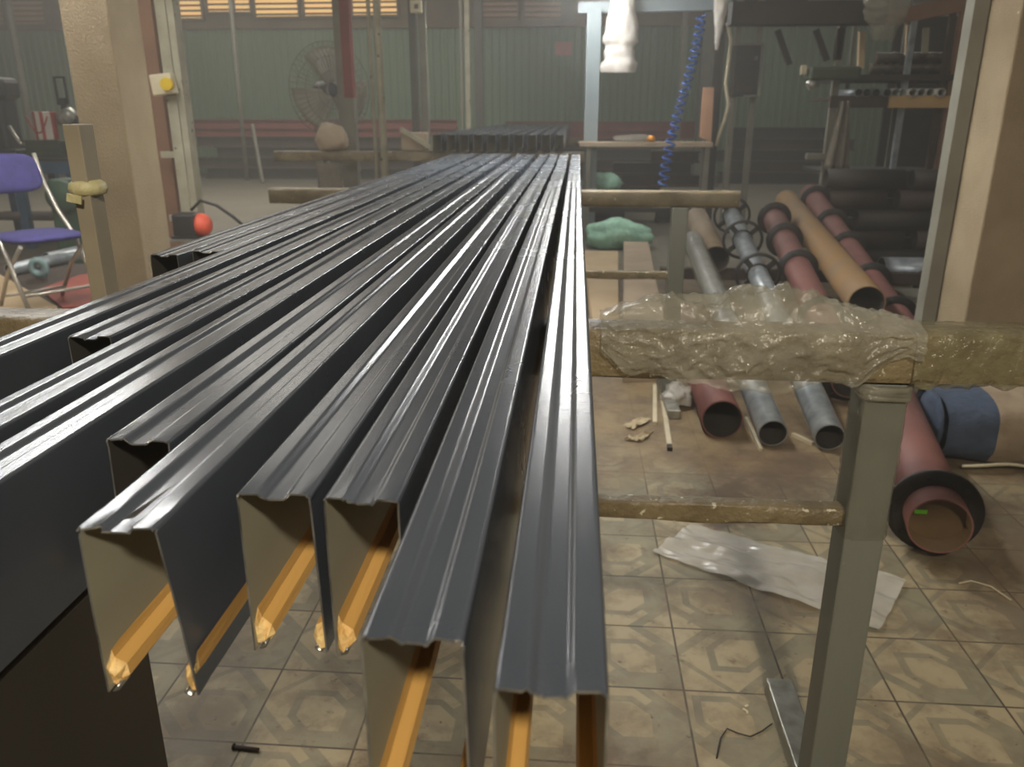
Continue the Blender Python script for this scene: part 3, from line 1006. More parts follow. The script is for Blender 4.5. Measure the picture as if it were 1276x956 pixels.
strip('long pale strip with a dark cut end on the floor left of the maroon pipe', onz(834, 555, 0.01), onz(825, 492, 0.01), 0.024, 0.018, tip=0.05)
strip('shorter pale strip lying left of the one with a dark cut end', onz(816, 527, 0.01), onz(816, 480, 0.01), 0.022, 0.016)
strip('thin pale rod on the floor between the two silver pipe ends', onz(1013, 553, 0.01), onz(988, 541, 0.01), 0.018, 0.018, name='rod')
strip('thin pale rod on the floor between the maroon and silver pipe ends', onz(948, 560, 0.01), onz(930, 520, 0.01), 0.014, 0.014, name='rod')
for i, (cc, lab) in enumerate((([(776, 533), (800, 522), (812, 525), (788, 537)], 'upper crumpled paper scrap on the floor near the pale strips'),
                               ([(774, 549), (805, 543), (815, 538), (800, 552)], 'lower crumpled paper scrap on the floor near the pale strips'))):
    c4 = [onz(*p, 0) for p in cc]
    MB().grid(12, 12, sheet_fn(c4, 0.022, 5, 3 + i)).build('paper_scrap', K['paper'], label=lab, cat='scrap', group='paper scraps on the floor')
c4 = [onz(828, 505, 0), onz(835, 480, 0), onz(862, 470, 0), onz(858, 512, 0)]

q = MB()
w0 = onz(893, 950, 0)
pts = [onz(u, v, 0.004) for u, v in ((893, 945), (898, 920), (906, 908), (920, 914), (935, 918), (950, 911), (962, 902))]
q.tube(pts, 0.0022, 6)
q.build('thin_wire', K['black'], label='thin dark wire curling on the tiles left of the steel foot', cat='wire')
q = MB()
q.tube([onz(u, v, 0.004) for u, v in ((1195, 727), (1210, 724), (1235, 731), (1260, 748))], 0.003, 6)
q.build('thin_wire', K['stick'], label='thin pale wire on the tiles below the nearest maroon pipe', cat='wire')
q = MB()
a_, b_ = onz(292, 931, 0.005), onz(322, 935, 0.005)
q.tube([a_, a_.lerp(b_, 0.5), b_], 0.006, 8)
q.tube([a_, a_ + (a_ - b_) * 0.06], 0.009, 8)
q.build('steel_rod_stub', K['darkrust'], label='short rusty rod stub on the tiles below the left open channels', cat='rod')
q = MB()
for (u, v) in ((930, 880), (928, 885), (931, 888)):
    c = onz(u, v, 0.003)
    q.box(c, (0.012, 0.006, 0.004), Matrix.Rotation(u * 0.7, 3, 'Z'))
q.build('foil_scrap', K['white'], label='tiny white scrap on the tile left of the steel foot', cat='scrap')

# long board stacks on the floor between the trestles
def boards(label, a, b, x0f, x1f, h, layers, matl, name='board_stack'):
    # near edge from a to b at floor; far edge x0f..x1f at yf
    t_ = thing(name, label, 'boards', ((a.x + b.x) / 2, a.y, 0))
    for k in range(layers):
        hh = h / layers
        j = 0.01 * (k % 2)
        poly = [Vector((a.x + j, a.y + j, 0)), Vector((b.x - j, b.y + j, 0)), Vector((x1f[0], x1f[1], 0)), Vector((x0f[0], x0f[1], 0))]
        MB().prism(poly, (0, 0, hh * k + 0.001), (0, 0, hh - 0.002)).build('board', matl, t_)


nb0, nb1 = onz(776, 477, 0), onz(835, 476, 0)
boards('long brown board stack on the floor seen through the second trestle', nb0, nb1, (0.56, 9.3), (0.84, 9.3), 0.17, 3, K['cardboard'])
la, lb = onz(742, 455, 0), onz(772, 455, 0)
boards('low tan cardboard sheets on the floor just right of the channels', la, lb, (0.10, 9.3), (0.50, 9.3), 0.06, 2, K['tan'])


def lump(name, label, cat, c, s, matl, seed, nu=28, nv=18, group=None, amp=0.25):
    def fn(a, b):
        th, ph = a * 2 * math.pi, b * math.pi
        d = Vector((math.sin(ph) * math.cos(th), math.sin(ph) * math.sin(th), math.cos(ph)))
        k = 1 + amp * nz3(d.x * 1.6 + seed, d.y * 1.6, d.z * 1.6) + amp * 0.4 * nz3(d.x * 5 + seed, d.y * 5, d.z * 5)
        z = d.z * s[2] * k
        return Vector((c[0] + d.x * s[0] * k, c[1] + d.y * s[1] * k, max(c[2] - s[2] * 0.85, c[2] + z)))
    q_ = MB()
    q_.grid(nu, nv, fn)
    bmesh.ops.remove_doubles(q_.bm, verts=q_.bm.verts[:], dist=0.002)
    return q_.build(name, matl, label=label, cat=cat, group=group)


c = onz(848, 492, 0.05)
lump('plastic_film', 'small wad of plastic on the floor beside the pale strips', 'plastic film', (c.x - 0.02, c.y, 0.05), (0.075, 0.13, 0.06), K['sheet'], 4.2, 34, 24, amp=0.55)
g = ony(770, 266, 9.9)
lump('green_sack', 'lower mint green sack lying on the floor behind the second trestle', 'sack', (g.x, 9.9, 0.16), (0.42, 0.26, 0.18), K['mint'], 1.0, group='mint green sacks')
g = ony(752, 226, 11.7)
lump('green_sack', 'smaller mint green sack on top, just above the second trestle beam', 'sack', (g.x, 11.82, 0.62), (0.27, 0.28, 0.14), K['mint'], 5.0, group='mint green sacks')
g2 = g
t = thing('wooden_crate', 'low dark crate under the smaller green sack', 'crate', (g.x, 11.8, 0))
q = MB()
for k in range(3):
    q.box((g.x, 11.57, 0.08 + k * 0.17), (0.62, 0.02, 0.13))
    q.box((g.x, 12.07, 0.08 + k * 0.17), (0.62, 0.02, 0.13))
q.box((g.x, 11.82, 0.49), (0.62, 0.5, 0.02))
q.build('slats', K['darkrust'], t)
for sx_ in (-0.29, 0.29):
    for sy_ in (11.6, 12.04):
        MB().bar((g.x + sx_, sy_, 0), (g.x + sx_, sy_, 0.48), 0.04, 0.04).build('corner_post', K['darkrust'], t)

# ------------------------------------------------------------------ gantry and table beyond the stack (centre right)
YG = 11.0
t = thing('gantry', 'pale blue grey post and white top rail standing behind the channels', 'gantry', (ony(736, 288, YG).x, YG, 0))
a, b = ony(728, 150, YG), ony(745, 150, YG)
zr = ony(800, 9, YG).z
q = MB()
cx_, w_ = (a.x + b.x) / 2, b.x - a.x
q.box((cx_, YG, zr / 2), (w_ * 0.4, 0.12, zr)).box((cx_ - w_ * 0.32, YG, zr / 2), (w_ * 0.36, 0.17, zr)).box((cx_ + w_ * 0.32, YG, zr / 2), (w_ * 0.36, 0.17, zr))
q.build('post', K['bluepost'], t)
MB().box((cx_, YG, 0.01), (0.3, 0.3, 0.02)).build('base_plate', K['bluepost'], t)
xr_ = ony(900, 9, YG).x
MB().bar((cx_ - 0.2, YG, zr), (xr_ + 0.1, YG, zr + 0.02), 0.09, 0.13).build('top_rail', K['bluepost'], t)
q = MB()
q.bar((xr_, YG, 0), (xr_, YG, zr), 0.12, 0.12)
q.build('post', K['dark'], t)
MB().box((xr_, YG, 0.01), (0.26, 0.26, 0.02)).build('base_plate', K['dark'], t)

x0, x1 = ony(722, 172, 10.4).x, ony(892, 180, 10.4).x
zt_ = ony(800, 181, 10.4).z
t = thing('work_table', 'long dark work table with a pale top behind the second trestle', 'table', ((x0 + x1) / 2, 10.75, 0))
MB().box(((x0 + x1) / 2, 10.76, zt_), (x1 - x0, 0.32, 0.06), bevel=0.006).build('table_top', K['cardboard'], t)
for xx in (x0 + 0.12, x1 - 0.06):
    for yy in (10.65, 10.87):
        MB().bar((xx, yy, 0), (xx, yy, zt_ - 0.03), 0.06, 0.06).build('leg', K['greypost'], t)
MB().bar((x0 + 0.12, 10.87, 0.35), (x1 - 0.06, 10.87, 0.35), 0.04, 0.06).build('stretcher', K['dark'], t)
# on the table
c = ony(790, 174, 10.5)
lump('plastic_bundle', 'clear plastic bundle lying on the pale work table', 'plastic film', (c.x, 10.76, zt_ + 0.07), (0.28, 0.15, 0.05), K['film'], 3.0)
c = ony(813, 172, 10.5)
lump('orange_ball', 'small orange lump on the pale work table beside the plastic bundle', 'lump', (c.x, 10.72, zt_ + 0.065), (0.055, 0.055, 0.045), mat('bright_orange', rgb(232, 160, 50), None, 5, 0.6), 2.0, 16, 10, amp=0.1)
a, b = ony(871, 174, 10.75), ony(891, 112, 10.75)
t = MB().prism([(0, 0, 0), (b.x - a.x, 0, -0.06), (b.x - a.x, 0.1, b.z - a.z), (0.02, 0.1, b.z - a.z)], (a.x, 10.74, zt_ + 0.09), (0, 0.03, 0))
t.build('upright_board', K['pinkcard'], label='tan board standing upright at the right end of the work table', cat='board')
# blue spiral hose hanging from the rail
q = MB()
pts = []
p_t, p_b = ony(874, 18, YG - 0.13), ony(826, 232, YG - 1.1)
for k in range(16 * 21):
    f = k / (16 * 21 - 1)
    c = p_t.lerp(p_b, f) + Vector((0.14 * math.sin(f * math.pi) * (0.5 - f), 0, 0))
    a = k / 16 * 2 * math.pi
    pts.append(c + Vector((0.055 * math.cos(a), 0.055 * math.sin(a), 0)))
q.tube(pts, 0.013, 6)
q.build('spiral_hose', K['hose'], label='blue coiled air hose hanging from the top rail', cat='hose')
# plastic bag hanging from the rail
def hang(name, label, cat, top, bot, w, matl, seed, y, prof):
    def fn(a, b):
        p = ony(top[0] + (bot[0] - top[0]) * b, top[1] + (bot[1] - top[1]) * b, y)
        th = a * 2 * math.pi
        rr = prof(b) * w
        k = 1 + 0.22 * nz3(math.cos(th) * 1.5 + seed, math.sin(th) * 1.5, b * 5) + 0.1 * nz3(math.cos(th) * 5 + seed, math.sin(th) * 5, b * 14)
        return p + Vector((math.cos(th) * rr * k, math.sin(th) * rr * 0.6 * k, 0))
    return MB().grid(33, 26, fn).build(name, matl, label=label, cat=cat)


hang('hanging_bag', 'long milky plastic bag hanging from the pale top rail', 'plastic bag', (776, -4), (771, 90), 0.2, K['bagfilm'], 2.0, YG - 0.2, lambda b: 0.65 + 0.35 * math.sin(b * 2.6) + (0.2 if b > 0.85 else 0) - (0.12 if 0.62 < b < 0.7 else 0))
hang('hanging_bag', 'thin twisted strip of plastic hanging at the right end of the top rail', 'plastic bag', (899, -2), (893, 62), 0.085, K['bagfilm'], 6.0, YG - 0.2, lambda b: 1.1 - 0.9 * b)
# cable down the right gantry post
q = MB()
q.tube([ony(u, v, YG - 0.12) for u, v in ((906, 28), (911, 50), (908, 75), (904, 105), (908, 130), (903, 150), (897, 165), (893, 182))], 0.022, 8)
q.build('cable', K['stick'], label='pale cable running down the dark gantry post', cat='cable')
# small sign card on the back wall
a = ony(702, 60, 21.8)
MB().box((a.x, 21.93, a.z), (0.42, 0.02, 0.32)).build('wall_card', mat('faded_red_card', rgb(170, 120, 108), None, 3, 0.7), label='faded reddish card fixed on the green back wall', cat='card')

# ------------------------------------------------------------------ lamp over the channels
def tube_lamp(lc, hl, label, wd=0.045):
    t = thing('tube_lamp', label, 'lamp', lc)
    for s_ in (-1, 1):
        MB().tube([lc + Vector((s_ * wd, -hl, 0)), lc + Vector((s_ * wd, hl, 0))], 0.02, 14).build('lamp_tube', K['lamp'], t)
    q = MB()
    q.prism([(-0.09, -hl - 0.06, 0.024), (0.09, -hl - 0.06, 0.024), (0.04, -hl - 0.06, 0.07), (-0.04, -hl - 0.06, 0.07)], lc, (0, 2 * hl + 0.12, 0))
    q.build('lamp_housing', K['white'], t)
    for s_ in (-1, 1):
        MB().tube([lc + Vector((0, s_ * hl * 0.9, 0.05)), Vector((lc.x, lc.y + s_ * hl * 0.9, ZC))], 0.004, 6).build('hanger', K['greypost'], t)
        MB().box(lc + Vector((0, s_ * (hl + 0.01), 0.005)), (0.15, 0.025, 0.05)).build('lamp_holder', K['white'], t)


tube_lamp(Vector((-0.02, 4.5, 2.30)), 0.6, 'bright white tube lamp hanging over the channels, just above the picture')
tube_lamp(Vector((-2.9, 4.0, 2.95)), 0.75, 'tube lamp hanging on the left side of the hall, near the tan concrete column')
tube_lamp(Vector((0.0, 10.0, 3.02)), 0.6, 'added unseen tube lamp high over the far stack of channels, near the pale gantry')  # added lamp out of view, brightens the bag, posts and far stack

# ------------------------------------------------------------------ posts and poles on the left
def pole(name, label, u, v, y, wpx, matl, ztop=ZC, zbot=0.0, round_=False, lean=0.0, depth=None, matl2=None, zsplit=None):
    p = ony(u, v, y)
    w = wpx / F * (y * 1.045)
    t_ = thing(name, label, 'post', (p.x, y, zbot))
    d = depth or w
    segs = [(zbot, ztop, matl)] if not matl2 else [(zbot, zsplit, matl2), (zsplit, ztop, matl)]
    for z0, z1, mm in segs:
        q_ = MB()
        A, B = Vector((p.x + lean * (z0 - p.z), y, z0)), Vector((p.x + lean * (z1 - p.z), y, z1))
        if round_:
            q_.tube([A, B], w / 2, 14)
        else:
            q_.bar(A, B, d, w, up=(0, 1, 0))
        q_.build('shaft' if mm is matl else 'lower_shaft', mm, t_)
    MB().box((p.x + lean * (zbot - p.z), y, zbot + 0.006), (w * 2, d * 2, 0.012)).build('base_plate', matl2 or matl, t_)
    return t_


pole('steel_post', 'round pale pole at the far left, before the green wall', 18, 50, 19.5, 8, K['greypost'], round_=True)
pole('steel_post', 'thin grey pole before the green wall, under the lit louvres', 294, 75, 19.5, 5, K['greypost'], round_=True, lean=0.01)
q = MB()
a, b = ony(311, 155, 18.8), ony(327, 221, 18.8)
q.bar((a.x, 18.95, a.z), (b.x + 0.03, 18.7, 0.02), 0.06, 0.08)
q.build('leaning_stake', K['greypost'], label='short pale stake leaning on the dark steel pile', cat='stake')
pole('steel_post', 'red painted post, grey below, left of the slim pale poles', 434, 80, 9.2, 12, K['red'], matl2=K['greypost'], zsplit=ony(436, 122, 9.2).z, depth=0.10)
pole('steel_post', 'dark grey post close behind the left side of the red post', 425, 80, 9.5, 9, K['greypost'], depth=0.1)
pole('steel_post', 'thicker pale pole of the slim pair right of the red post', 473, 80, 8.3, 8.5, K['cream'], round_=True)
pole('steel_post', 'thinner pale pole of the slim pair right of the red post', 462.5, 80, 8.4, 4.5, K['cream'], round_=True)
tp = pole('steel_post', 'grey post carrying a white socket box near the top', 528, 80, 10.2, 8, K['greypost'])
pole('steel_post', 'dark grey post just left of the post with the socket box', 516, 80, 10.5, 8, K['dimpost'])
c = ony(518, 8, 10.1)
t = thing('socket_box', 'white square socket box high on the grey post', 'socket', (c.x, 10.12, c.z))
MB().box((c.x, 10.12, c.z), (0.14, 0.05, 0.14), bevel=0.01).build('box_body', K['white'], t)
MB().box((c.x + 0.01, 10.09, c.z), (0.05, 0.012, 0.05), bevel=0.004).build('socket_face', K['cloth'], t)
pole('steel_post', 'pale pole before the green wall, behind the far stack', 583, 80, 18.5, 5.5, K['cream'])
pole('steel_post', 'thin grey pole left of the pale pole behind the far stack', 575, 80, 18.6, 3, K['greypost'])
pole('steel_post', 'dark wide post before the green wall, right of the pale pole', 597, 80, 19.5, 9, K['dimpost'])
pole('steel_post', 'thin pale post before the green wall, behind the coiled hose', 850, 80, 19.5, 5, K['greypost'])
pole('steel_post', 'wide dark post before the green wall, right of the coiled hose', 884, 60, 19.0, 18, K['dimpost'])

# steel column made of two angles, paint splashed
p0, p1 = ony(196, 30, 6.4), ony(217, 30, 6.4)
t = thing('steel_column', 'cream paint-splashed steel column right behind the left concrete column', 'column', ((p0.x + p1.x) / 2, 6.4, 0))
w_ = p1.x - p0.x
MB().box(((p0.x + p1.x) / 2 - w_ * 0.2, 6.4, ZC / 2), (w_ * 0.62, 0.01, ZC)).build('front_plate', K['cream'], t)
MB().box((p1.x - 0.02, 6.46, ZC / 2), (0.05, 0.12, ZC)).build('side_flange', K['cream'], t)
MB().box(((p0.x + p1.x) / 2, 6.46, 0.01), (0.3, 0.3, 0.02)).build('base_plate', K['cream'], t)
for zz in (0.75, 1.25):
    MB().box((p0.x - 0.05, 6.43, zz), (0.14, 0.03, 0.05)).build('batten_plate', K['cream'], t)
p0, p1 = ony(178, 60, 6.6), ony(196, 60, 6.6)
MB().box(((p0.x + p1.x) / 2, 6.65, ZC / 2), (p1.x - p0.x, 0.12, ZC)).build('steel_post', K['brownstrip'], label='reddish brown post between the concrete column and the cream steel column', cat='post')
c = ony(201, 105, 6.3)
t = thing('switch_box', 'off-white switch box with a yellow knob on the cream steel column', 'switch', (c.x, 6.32, c.z - 0.08))
MB().box((c.x, 6.34, c.z), (0.17, 0.09, 0.15), Matrix.Rotation(-0.1, 3, 'Y'), bevel=0.01).build('box_body', K['white'], t)
q = MB()
q.tube([(c.x + 0.058, 6.30, c.z), (c.x + 0.06, 6.25, c.z)], 0.046, 16)
q.build('knob', K['yellowcap'], t, label='yellow knob')
# black tool with orange end hanging low beside the cream column
c = ony(240, 280, 6.1)
zk = c.z
t = thing('tool_stand', 'grey stand carrying the black motor beside the cream column', 'stand', (c.x, 6.1, 0))
MB().bar((c.x, 6.12, 0.02), (c.x, 6.12, zk - 0.12), 0.1, 0.1).build('stem', K['greypost'], t)
MB().box((c.x, 6.12, zk - 0.11), (0.34, 0.26, 0.02)).build('shelf_plate', K['greypost'], t)
MB().box((c.x, 6.12, 0.01), (0.34, 0.3, 0.02)).build('base_plate', K['greypost'], t)
t = thing('electric_motor', 'black motor with an orange end cap beside the cream steel column', 'motor', (c.x, 6.1, zk - 0.1))
q = MB()
q.box((c.x - 0.04, 6.1, zk - 0.005), (0.18, 0.16, 0.19), bevel=0.02)
q.box((c.x - 0.02, 6.1, zk - 0.09), (0.24, 0.18, 0.02))
q.build('motor_body', K['black'], t)
q = MB()
q.lathe([(0.085, 0), (0.09, 0.02), (0.085, 0.05), (0.06, 0.085), (0.02, 0.10), (0.001, 0.102)], (c.x + 0.05, 6.1, zk), 20, 0, Matrix.Rotation(math.pi / 2, 3, 'Y'))
q.build('end_cap', K['orange'], t, label='orange end cap')
q = MB()
q.tube([ony(u, v, 6.1) for u, v in ((238, 262), (250, 250), (270, 256), (290, 270), (302, 280))], 0.012, 6)
q.build('power_cable', K['black'], t)

# industrial fan at rest
YFN = 10.0
c = ony(412, 112, YFN)
t = thing('stand_fan', 'big grey pedestal fan with a wire guard left of the red post', 'fan', (c.x, YFN, 0))
axd = Vector((0.72, -0.69, 0)).normalized()
RF = Vector((0, 0, 1)).rotation_difference(axd).to_matrix()
q = MB()
RG = 0.54
for k in range(48):
    a = 2 * math.pi * k / 48
    d = RF @ Vector((math.cos(a), math.sin(a), 0))
    q.tube([c + axd * 0.10 + d * 0.1, c + axd * 0.09 + d * RG * 0.7, c + d * RG, c - axd * 0.12 + d * RG * 0.7, c - axd * 0.15 + d * 0.12], 0.0035, 4, cap=False)
for rr, off in ((RG, 0), (RG * 0.7, 0.092), (RG * 0.4, 0.097), (0.1, 0.10), (RG * 0.7, -0.12)):
    q.tube([c + axd * off + RF @ Vector((rr * math.cos(2 * math.pi * k / 40), rr * math.sin(2 * math.pi * k / 40), 0)) for k in range(41)], 0.006, 5, cap=False)
q.build('wire_guard', K['fan'], t)
for k in range(3):
    a0 = 2 * math.pi * k / 3 + 0.4
    def bl(a, b):
        rr = 0.07 + a * 0.42
        an = a0 + (b - 0.5) * (1.5 - 0.2 * a)
        return c + RF @ Vector((rr * math.cos(an), rr * math.sin(an), (b - 0.5) * 0.09))
    MB().grid(8, 8, bl, thick=0.004).build('blade', K['fanblade'], t)
q = MB()
q.tube([c - axd * 0.30, c - axd * 0.26, c - axd * 0.05, c + axd * 0.06], 0.1, 18, rs=[0.06, 0.1, 0.1, 0.07])
q.build('motor', K['black'], t)
cb = c - axd * 0.2
MB().tube([(cb.x, cb.y, 0.03), (cb.x, cb.y, c.z - 0.05)], 0.035, 12).build('pole', K['fan'], t)
q = MB()
q.lathe([(0.32, 0), (0.32, 0.03), (0.10, 0.06), (0.05, 0.10)], (cb.x, cb.y, 0), 24)
q.build('base', K['fan'], t)
# rag on the third trestle beam in front of the fan
c = ony(412, 176, 8.5)
lump('rag_bundle', 'tan rag bundle lying on the third trestle beam below the fan', 'rag', (c.x, 8.55, 1.188 + 0.13), (0.17, 0.12, 0.15), K['cardboard'], 9.0)
c = ony(408, 212, 8.45)
q = MB()
def rag(a, b):
    return Vector((c.x - 0.13 + 0.26 * a + 0.02 * math.sin(b * 4), 8.47 - 0.03 * math.sin(a * 9 + b) * b, 1.07 - 0.48 * b))
q.grid(20, 12, rag, thick=0.006)
q.build('hanging_cloth', K['cloth'], label='tan cloth hanging below the third trestle beam under the fan', cat='cloth')
q = MB()
a, b = ony(496, 161, 8.3), ony(538, 196, 8.3)
q.bar((a.x, 8.42, a.z), (b.x, 8.42, 1.215), 0.03, 0.045)
q.build('loose_bar', K['cream'], label='pale bar slanting up from the third trestle beam beside the far stack', cat='bar')
q = MB()
a, b = ony(500, 172, 8.7), ony(540, 172, 8.7)
q.box(((a.x + b.x) / 2 - 0.03, 8.72, 1.19 + 0.09), (0.26, 0.2, 0.18), bevel=0.01)
q.build('cardboard_box', K['cardboard'], label='tan box on the third trestle just left of the far stack', cat='box')

# chair on a low platform, with sheets
t = thing('platform', 'low timber platform under the blue chair at left', 'platform', (-3.9, 5.7, 0))
MB().box((-5.0, 5.6, 0.305), (3.3, 2.0, 0.05)).build('deck', K['darkrust'], t)
for xx in (-6.4, -5.0, -3.5):
    MB().box((xx, 5.6, 0.14), (0.1, 1.9, 0.28)).build('bearer', K['darkrust'], t)
ZP = 0.33


def flat_sheet(name, label, px, z, th, matl, cat):
    poly = [onz(u, v, z) - Vector((0, 0, z)) for u, v in px]
    MB().prism(poly, (0, 0, z), (0, 0, th)).build(name, matl, label=label, cat=cat)


flat_sheet('tan_sheet', 'tan board lying at the left edge in front of the blue chair', [(-90, 430), (72, 385), (-2, 343), (-120, 350)], ZP + 0.001, 0.016, K['tan'], 'board')
flat_sheet('red_sheet', 'red board lying on the platform left of the concrete column', [(78, 385), (140, 380), (140, 340), (100, 344), (50, 362)], ZP + 0.001, 0.012, K['redboard'], 'board')
# chair
cp = onz(48, 296, ZP + 0.47)
t = thing('folding_chair', 'folding chair with blue pads and pale tube legs at the far left', 'chair', (cp.x, cp.y, ZP))
RC = Matrix.Rotation(math.radians(-32), 3, 'Z')   # chair faces right and a little towards the viewer


def cpt(x, y, z):
    return Vector((cp.x, cp.y, ZP)) + RC @ Vector((x, y, z))


def pad(w, d, th, org, ux, uy, un):
    def fn(a, b):
        th_ = a * 2 * math.pi
        f = b * math.pi
        s_ = math.sin(f) ** 0.35 if math.sin(f) > 0 else 0
        cxx = math.copysign(abs(math.cos(th_)) ** 0.55, math.cos(th_)) * s_ * w / 2
        cyy = math.copysign(abs(math.sin(th_)) ** 0.55, math.sin(th_)) * s_ * d / 2
        return org + ux * cxx + uy * cyy + un * (math.cos(f) * th / 2)
    q_ = MB()
    q_.grid(33, 14, fn)
    bmesh.ops.remove_doubles(q_.bm, verts=q_.bm.verts[:], dist=0.001)
    return q_


ex, ey, ez = RC @ Vector((1, 0, 0)), RC @ Vector((0, 1, 0)), Vector((0, 0, 1))
pad(0.46, 0.46, 0.06, cpt(0, 0, 0.48), ex, ey, ez).build('seat', K['bluefab'], t)
bn = (ex * 0.95 + ez * 0.3).normalized()
bu = ey.cross(bn).normalized()
pad(0.44, 0.26, 0.05, cpt(-0.30, 0, 0.86), ey, bu, bn).build('backrest', K['bluefab'], t)
for s_ in (-1, 1):
    MB().tube([cpt(-0.33, s_ * 0.21, 0.98), cpt(-0.29, s_ * 0.22, 0.80), cpt(-0.18, s_ * 0.23, 0.62), cpt(0.0, s_ * 0.23, 0.46), cpt(0.24, s_ * 0.23, 0.02)], 0.014, 10).build('front_leg', K['chrome'], t)
    MB().tube([cpt(0.20, s_ * 0.20, 0.45), cpt(-0.05, s_ * 0.20, 0.27), cpt(-0.27, s_ * 0.20, 0.02)], 0.013, 10).build('rear_leg', K['chrome'], t)
q = MB()
q.tube([cpt(0.17, -0.23, 0.14), cpt(0.17, 0.23, 0.14)], 0.011, 8).tube([cpt(-0.2, -0.2, 0.09), cpt(-0.2, 0.2, 0.09)], 0.011, 8)
q.build('stretcher', K['chrome'], t)
# silver tubes lying behind the chair on the floor
for i, (a, b, lab) in enumerate((((12, 336), (150, 305), 'silver tube on the platform behind the chair legs'), ((30, 330), (160, 300), 'rear silver tube lying behind the other one past the chair'))):
    A, B = onz(*a, ZP + 0.05), onz(*b, ZP + 0.05)
    B = A + (B - A).normalized() * min((B - A).length, 1.7)
    if i:
        A = A + Vector((0, 0.3, 0)); B = B + Vector((0, 0.3, 0))
    pipe('silver_tube', lab, A, B, 0.05, K['galv'], group='silver tubes behind the chair')
c = onz(63, 335, ZP + 0.05)
q = MB()
q.lathe([(0.03, -0.02), (0.075, -0.02), (0.085, 0), (0.075, 0.02), (0.03, 0.02), (0.03, -0.02)], (c.x, c.y - 0.14, ZP + 0.085), 22, 0, Matrix.Rotation(math.pi / 2, 3, 'X'))
q.build('tape_roll', mat('pale_blue_roll', rgb(150, 178, 178), None, 8, 0.5), label='pale blue roll in front of the silver tube behind the chair', cat='roll')

# blue bench with clutter at far left
YBN = 9.3
zb_ = ony(40, 198, YBN).z
x0, x1 = ony(-60, 200, YBN).x, ony(100, 200, YBN).x
t = thing('work_bench', 'blue steel work bench at the far left behind the chair', 'bench', ((x0 + x1) / 2, YBN + 0.3, 0))
MB().box(((x0 + x1) / 2, YBN + 0.35, zb_ - 0.01), (x1 - x0, 0.8, 0.03)).build('bench_top', K['dark'], t)
MB().box(((x0 + x1) / 2, YBN - 0.02, zb_ - 0.09), (x1 - x0, 0.05, 0.15)).build('apron', K['blue'], t)
for xx in (x0 + 0.2, ony(18, 200, YBN).x, x1 - 0.15):
    for yy in (YBN + 0.02, YBN + 0.68):
        MB().bar((xx, yy, 0), (xx, yy, zb_ - 0.03), 0.09, 0.09).build('leg', K['blue'], t)
MB().box(((x0 + x1) / 2, YBN + 0.35, 0.35), (x1 - x0 - 0.1, 0.7, 0.03)).build('lower_shelf', K['darkrust'], t)
# machine
c = ony(10, 150, 9.5)
t = thing('drill_press', 'black bulky machine on the blue bench at the left edge', 'machine', (c.x, 9.5, zb_))
q = MB()
q.box((c.x - 0.15, 9.55, zb_ + 0.05), (0.6, 0.45, 0.1), bevel=0.01)
q.box((c.x - 0.18, 9.6, zb_ + 0.45), (0.34, 0.3, 0.8), bevel=0.05)
q.build('machine_body', K['black'], t)
MB().box((c.x - 0.12, 9.5, zb_ + 0.78), (0.5, 0.34, 0.24), bevel=0.06).build('machine_head', K['black'], t)
q = MB()
q.tube([(c.x + 0.1, 9.36, zb_ + 0.36), (c.x + 0.22, 9.3, zb_ + 0.2), (c.x + 0.26, 9.3, zb_ + 0.16)], 0.02, 8)
q.build('handle', K['chrome'], t)
# dark green bin and paint tin
c = ony(54, 186, 9.42)
t = thing('plastic_crate', 'dark green plastic crate on the blue bench under the paint tin', 'crate', (c.x, 9.42, zb_))
q = MB()
q.box((c.x, 9.55, zb_ + 0.10), (0.42, 0.3, 0.19), bevel=0.01)
q.build('crate_body', K['dkgreen'], t)
q = MB()
for zz in (0.05, 0.13, 0.198):
    q.box((c.x, 9.39, zb_ + zz), (0.44, 0.02, 0.02))
q.build('rib', K['dkgreen'], t)
c = ony(53, 155, 9.5)
t = thing('paint_tin', 'red and white striped paint tin with a wire handle on the green crate', 'tin', (c.x, 9.55, zb_ + 0.20))
zc_ = zb_ + 0.208
q = MB()
q.lathe([(0.125, 0), (0.13, 0.01), (0.13, 0.30), (0.136, 0.305), (0.136, 0.318), (0.12, 0.318), (0.001, 0.31)], (c.x, 9.55, zc_), 28)
def tin_m():
    m_ = mat('striped_tin', rgb(214, 206, 196), rgb(200, 190, 180), 5, 0.35)
    N, L = m_.node_tree.nodes, m_.node_tree.links
    tc = N.new('ShaderNodeTexCoord'); sx = N.new('ShaderNodeSeparateXYZ'); L.new(tc.outputs['Object'], sx.inputs[0])
    mm = N.new('ShaderNodeMath'); mm.operation = 'PINGPONG'; mm.inputs[1].default_value = 0.045
    L.new(sx.outputs[0], mm.inputs[0])
    g_ = N.new('ShaderNodeMath'); g_.operation = 'GREATER_THAN'; g_.inputs[1].default_value = 0.027
    L.new(mm.outputs[0], g_.inputs[0])
    mx = N.new('ShaderNodeMixRGB'); mx.inputs[2].default_value = rgb(172, 70, 62)
    old = N['Principled BSDF'].inputs['Base Color'].links[0].from_socket
    L.new(g_.outputs[0], mx.inputs[0]); L.new(old, mx.inputs[1]); L.new(mx.outputs[0], N['Principled BSDF'].inputs['Base Color'])
    return m_
q.build('tin_body', tin_m(), t)
q = MB()
q.tube([(c.x - 0.135 + 0.27 * k / 12, 9.55 - 0.14, zc_ + 0.27 - 0.19 * math.sin(math.pi * k / 12)) for k in range(13)], 0.008, 6)
q.build('wire_handle', mat('red_wire', rgb(170, 60, 52), None, 5, 0.5), t)
c = ony(77, 146, 9.6)
t = thing('grinder_head', 'grey bench grinder on a dark stand left of the concrete column', 'grinder', (c.x + 0.09, 9.65, zb_))
q = MB()
